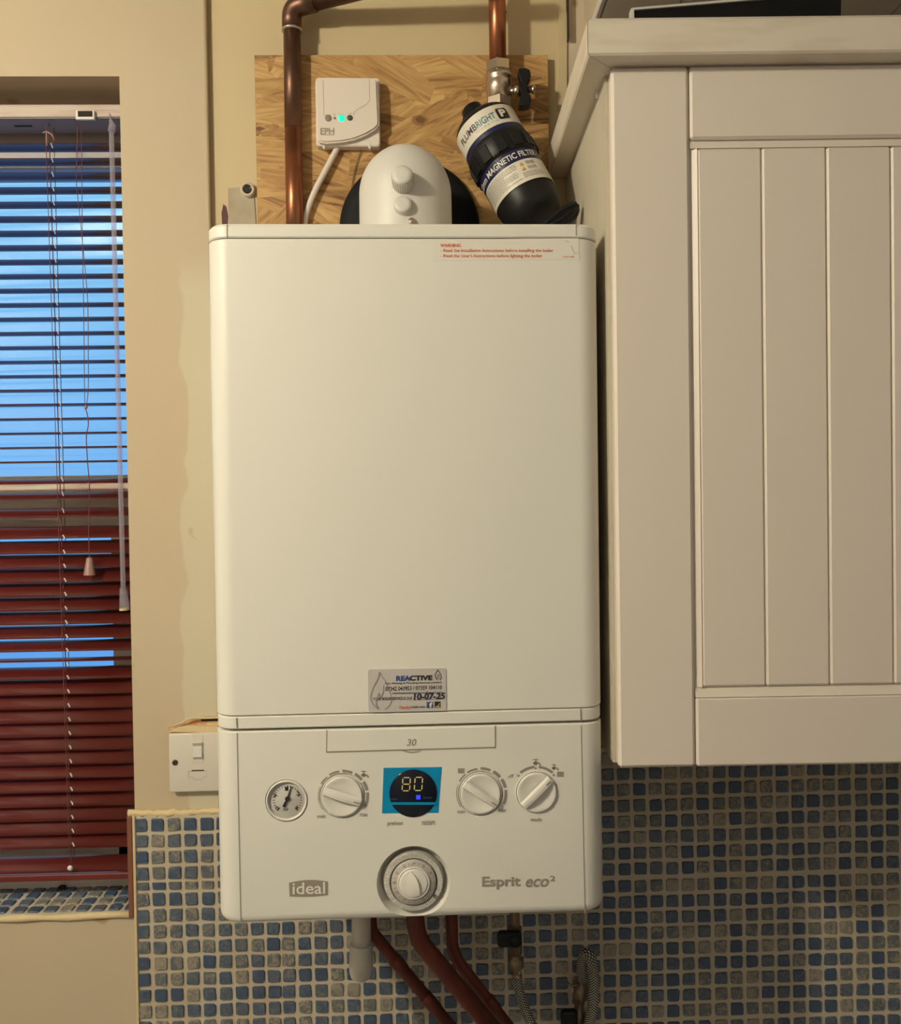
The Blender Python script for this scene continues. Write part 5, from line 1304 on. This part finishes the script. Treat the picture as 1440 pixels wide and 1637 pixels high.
def lowpipe(label, pts, r, y, rings=(), m=None, bendr=0.03):
    t = thing('copper_pipe', label, 'pipe', P(*pts[0], y)); o = Vector(t.location)
    b = NB(); path = [P(u, v, y if len(q) < 3 else q[2]) - o for q in pts for (u, v) in [q[:2]]]
    tube(b, bend(path, bendr, 8), r, 20); obj('pipe_run', b, m or M['copper_dark'], t, smooth=True)
    for (u, v, L_, g) in rings:
        d = (path[-1] - path[-2]).normalized(); c0 = P(u, v, y) - o - d * L_ / 2
        b = NB(); lathe(b, [(r * 0.9, 0), (r * g, 0.0008), (r * g, L_ - 0.0008), (r * 0.9, L_)], c0, d, 20); obj('fitting', b, m or M['copper_dark'], t, auto=40)
    return t
lowpipe('dark red copper pipe running diagonally beside the white waste pipe', [(590, 1440), (594, 1490), (736, 1660)], px(10.0, -0.07), -0.07, ((637, 1541.5, 0.020, 1.10), (688.5, 1603, 0.026, 1.08)), bendr=0.02)
lowpipe('thickest copper pipe under the boiler, middle of the three dark red ones', [(660, 1440), (668, 1502), (800, 1660)], px(14.5, -0.12), -0.12, (), bendr=0.05)
lowpipe('rightmost dark red copper pipe under the boiler, bending behind the thickest one', [(721, 1440), (723, 1525), (850, 1690)], px(9.8, -0.09), -0.09, ((786, 1606, 0.02, 1.12),), bendr=0.06)
# hose with valve
hv = thing('filling_hose', 'braided steel hose with brass valve and black lever under the boiler', 'hose', P(823, 1560, -0.09)); o0 = Vector(hv.location); hy = -0.09
def hp(u, v, y=hy): return P(u, v, y) - o0
b = NB(); tube(b, [hp(822, 1440), hp(823, 1490)], px(8, hy), 16); lathe(b, [(px(8, hy), 0), (px(12, hy), 0.001), (px(12, hy), 0.010), (px(8, hy), 0.011)], hp(822, 1480), (0, 0, -1), 6); obj('inlet', b, M['brass'], hv)
b = NB(); lathe(b, [(0, 0), (px(11, hy), 0.0), (px(11, hy), 0.030), (px(9, hy), 0.031), (px(9, hy), 0.036), (px(13, hy), 0.037), (px(13, hy), 0.048), (px(8.5, hy), 0.051), (px(8.5, hy), 0.056), (0, 0.056)], hp(823, 1485), (0.01, 0, -1), 20); obj('valve_body', b, M['brass'], hv, auto=30)
b = NB(); qa = hp(795, 1492, hy - 0.018); qb = hp(833, 1509, hy - 0.006); box(b, qa.x, qb.x, qa.y, qb.y, qb.z, qa.z, 0.005, 4); tube(b, [Vector(((qa.x + qb.x) / 2 + 0.007, qa.y - 0.003, (qa.z + qb.z) / 2)), Vector(((qa.x + qb.x) / 2 + 0.007, qb.y + 0.006, (qa.z + qb.z) / 2))], 0.0075, 14); obj('lever', b, M['black'], hv, auto=40)
b = NB(); tube(b, [hp(824, 1538), hp(826, 1560)], px(8.3, hy), 16); obj('ferrule', b, M['chrome'], hv, smooth=True)
b = NB(); tube(b, spline([hp(826, 1556), hp(829, 1580), hp(836, 1605), hp(846, 1630), hp(862, 1660), hp(880, 1690)], 6), px(8.2, hy), 16, uv=True); obj('braided_tube', b, M['braid'], hv, smooth=True)
h2 = thing('filling_hose', 'arched braided hose hanging on the tiles right of the boiler pipes', 'hose', P(935, 1600, -0.05)); o0 = Vector(h2.location); hy = -0.05
b = NB(); tube(b, spline([hp(932, 1566, hy + 0.01), hp(930, 1545, hy + 0.005), hp(933, 1530, hy), hp(938, 1524, hy - 0.004), hp(944, 1532, hy - 0.008), hp(949, 1560, hy - 0.008), hp(948, 1600, hy - 0.006), hp(941, 1637, hy), hp(932, 1670, hy)], 6), px(9.0, hy), 16, uv=True); obj('braided_tube', b, M['braid'], h2, smooth=True)
b = NB(); lathe(b, [(0, 0), (px(9, hy), 0), (px(9, hy), 0.012), (px(12, hy), 0.013), (px(12, hy), 0.028), (px(8, hy), 0.030), (px(8, hy), 0.045), (px(11, hy), 0.046), (px(11, hy), 0.062), (0, 0.064)], hp(931, 1562, hy + 0.012), (-0.12, 0, -1), 20); obj('coupling', b, M['brass'], h2, auto=30)
b = NB(); qa = hp(897, 1618, hy - 0.006); qb = hp(922, 1650, hy + 0.006); box(b, qa.x, qb.x, qa.y, qb.y, qb.z, qa.z, 0.005, 4); obj('lever', b, M['black'], h2, auto=40)
b = NB(); tube(b, [hp(907, 1572, hy), hp(914, 1576, hy), hp(926, 1573, hy)], 0.0022, 8); obj('screw', b, M['brass'], h2, smooth=True)
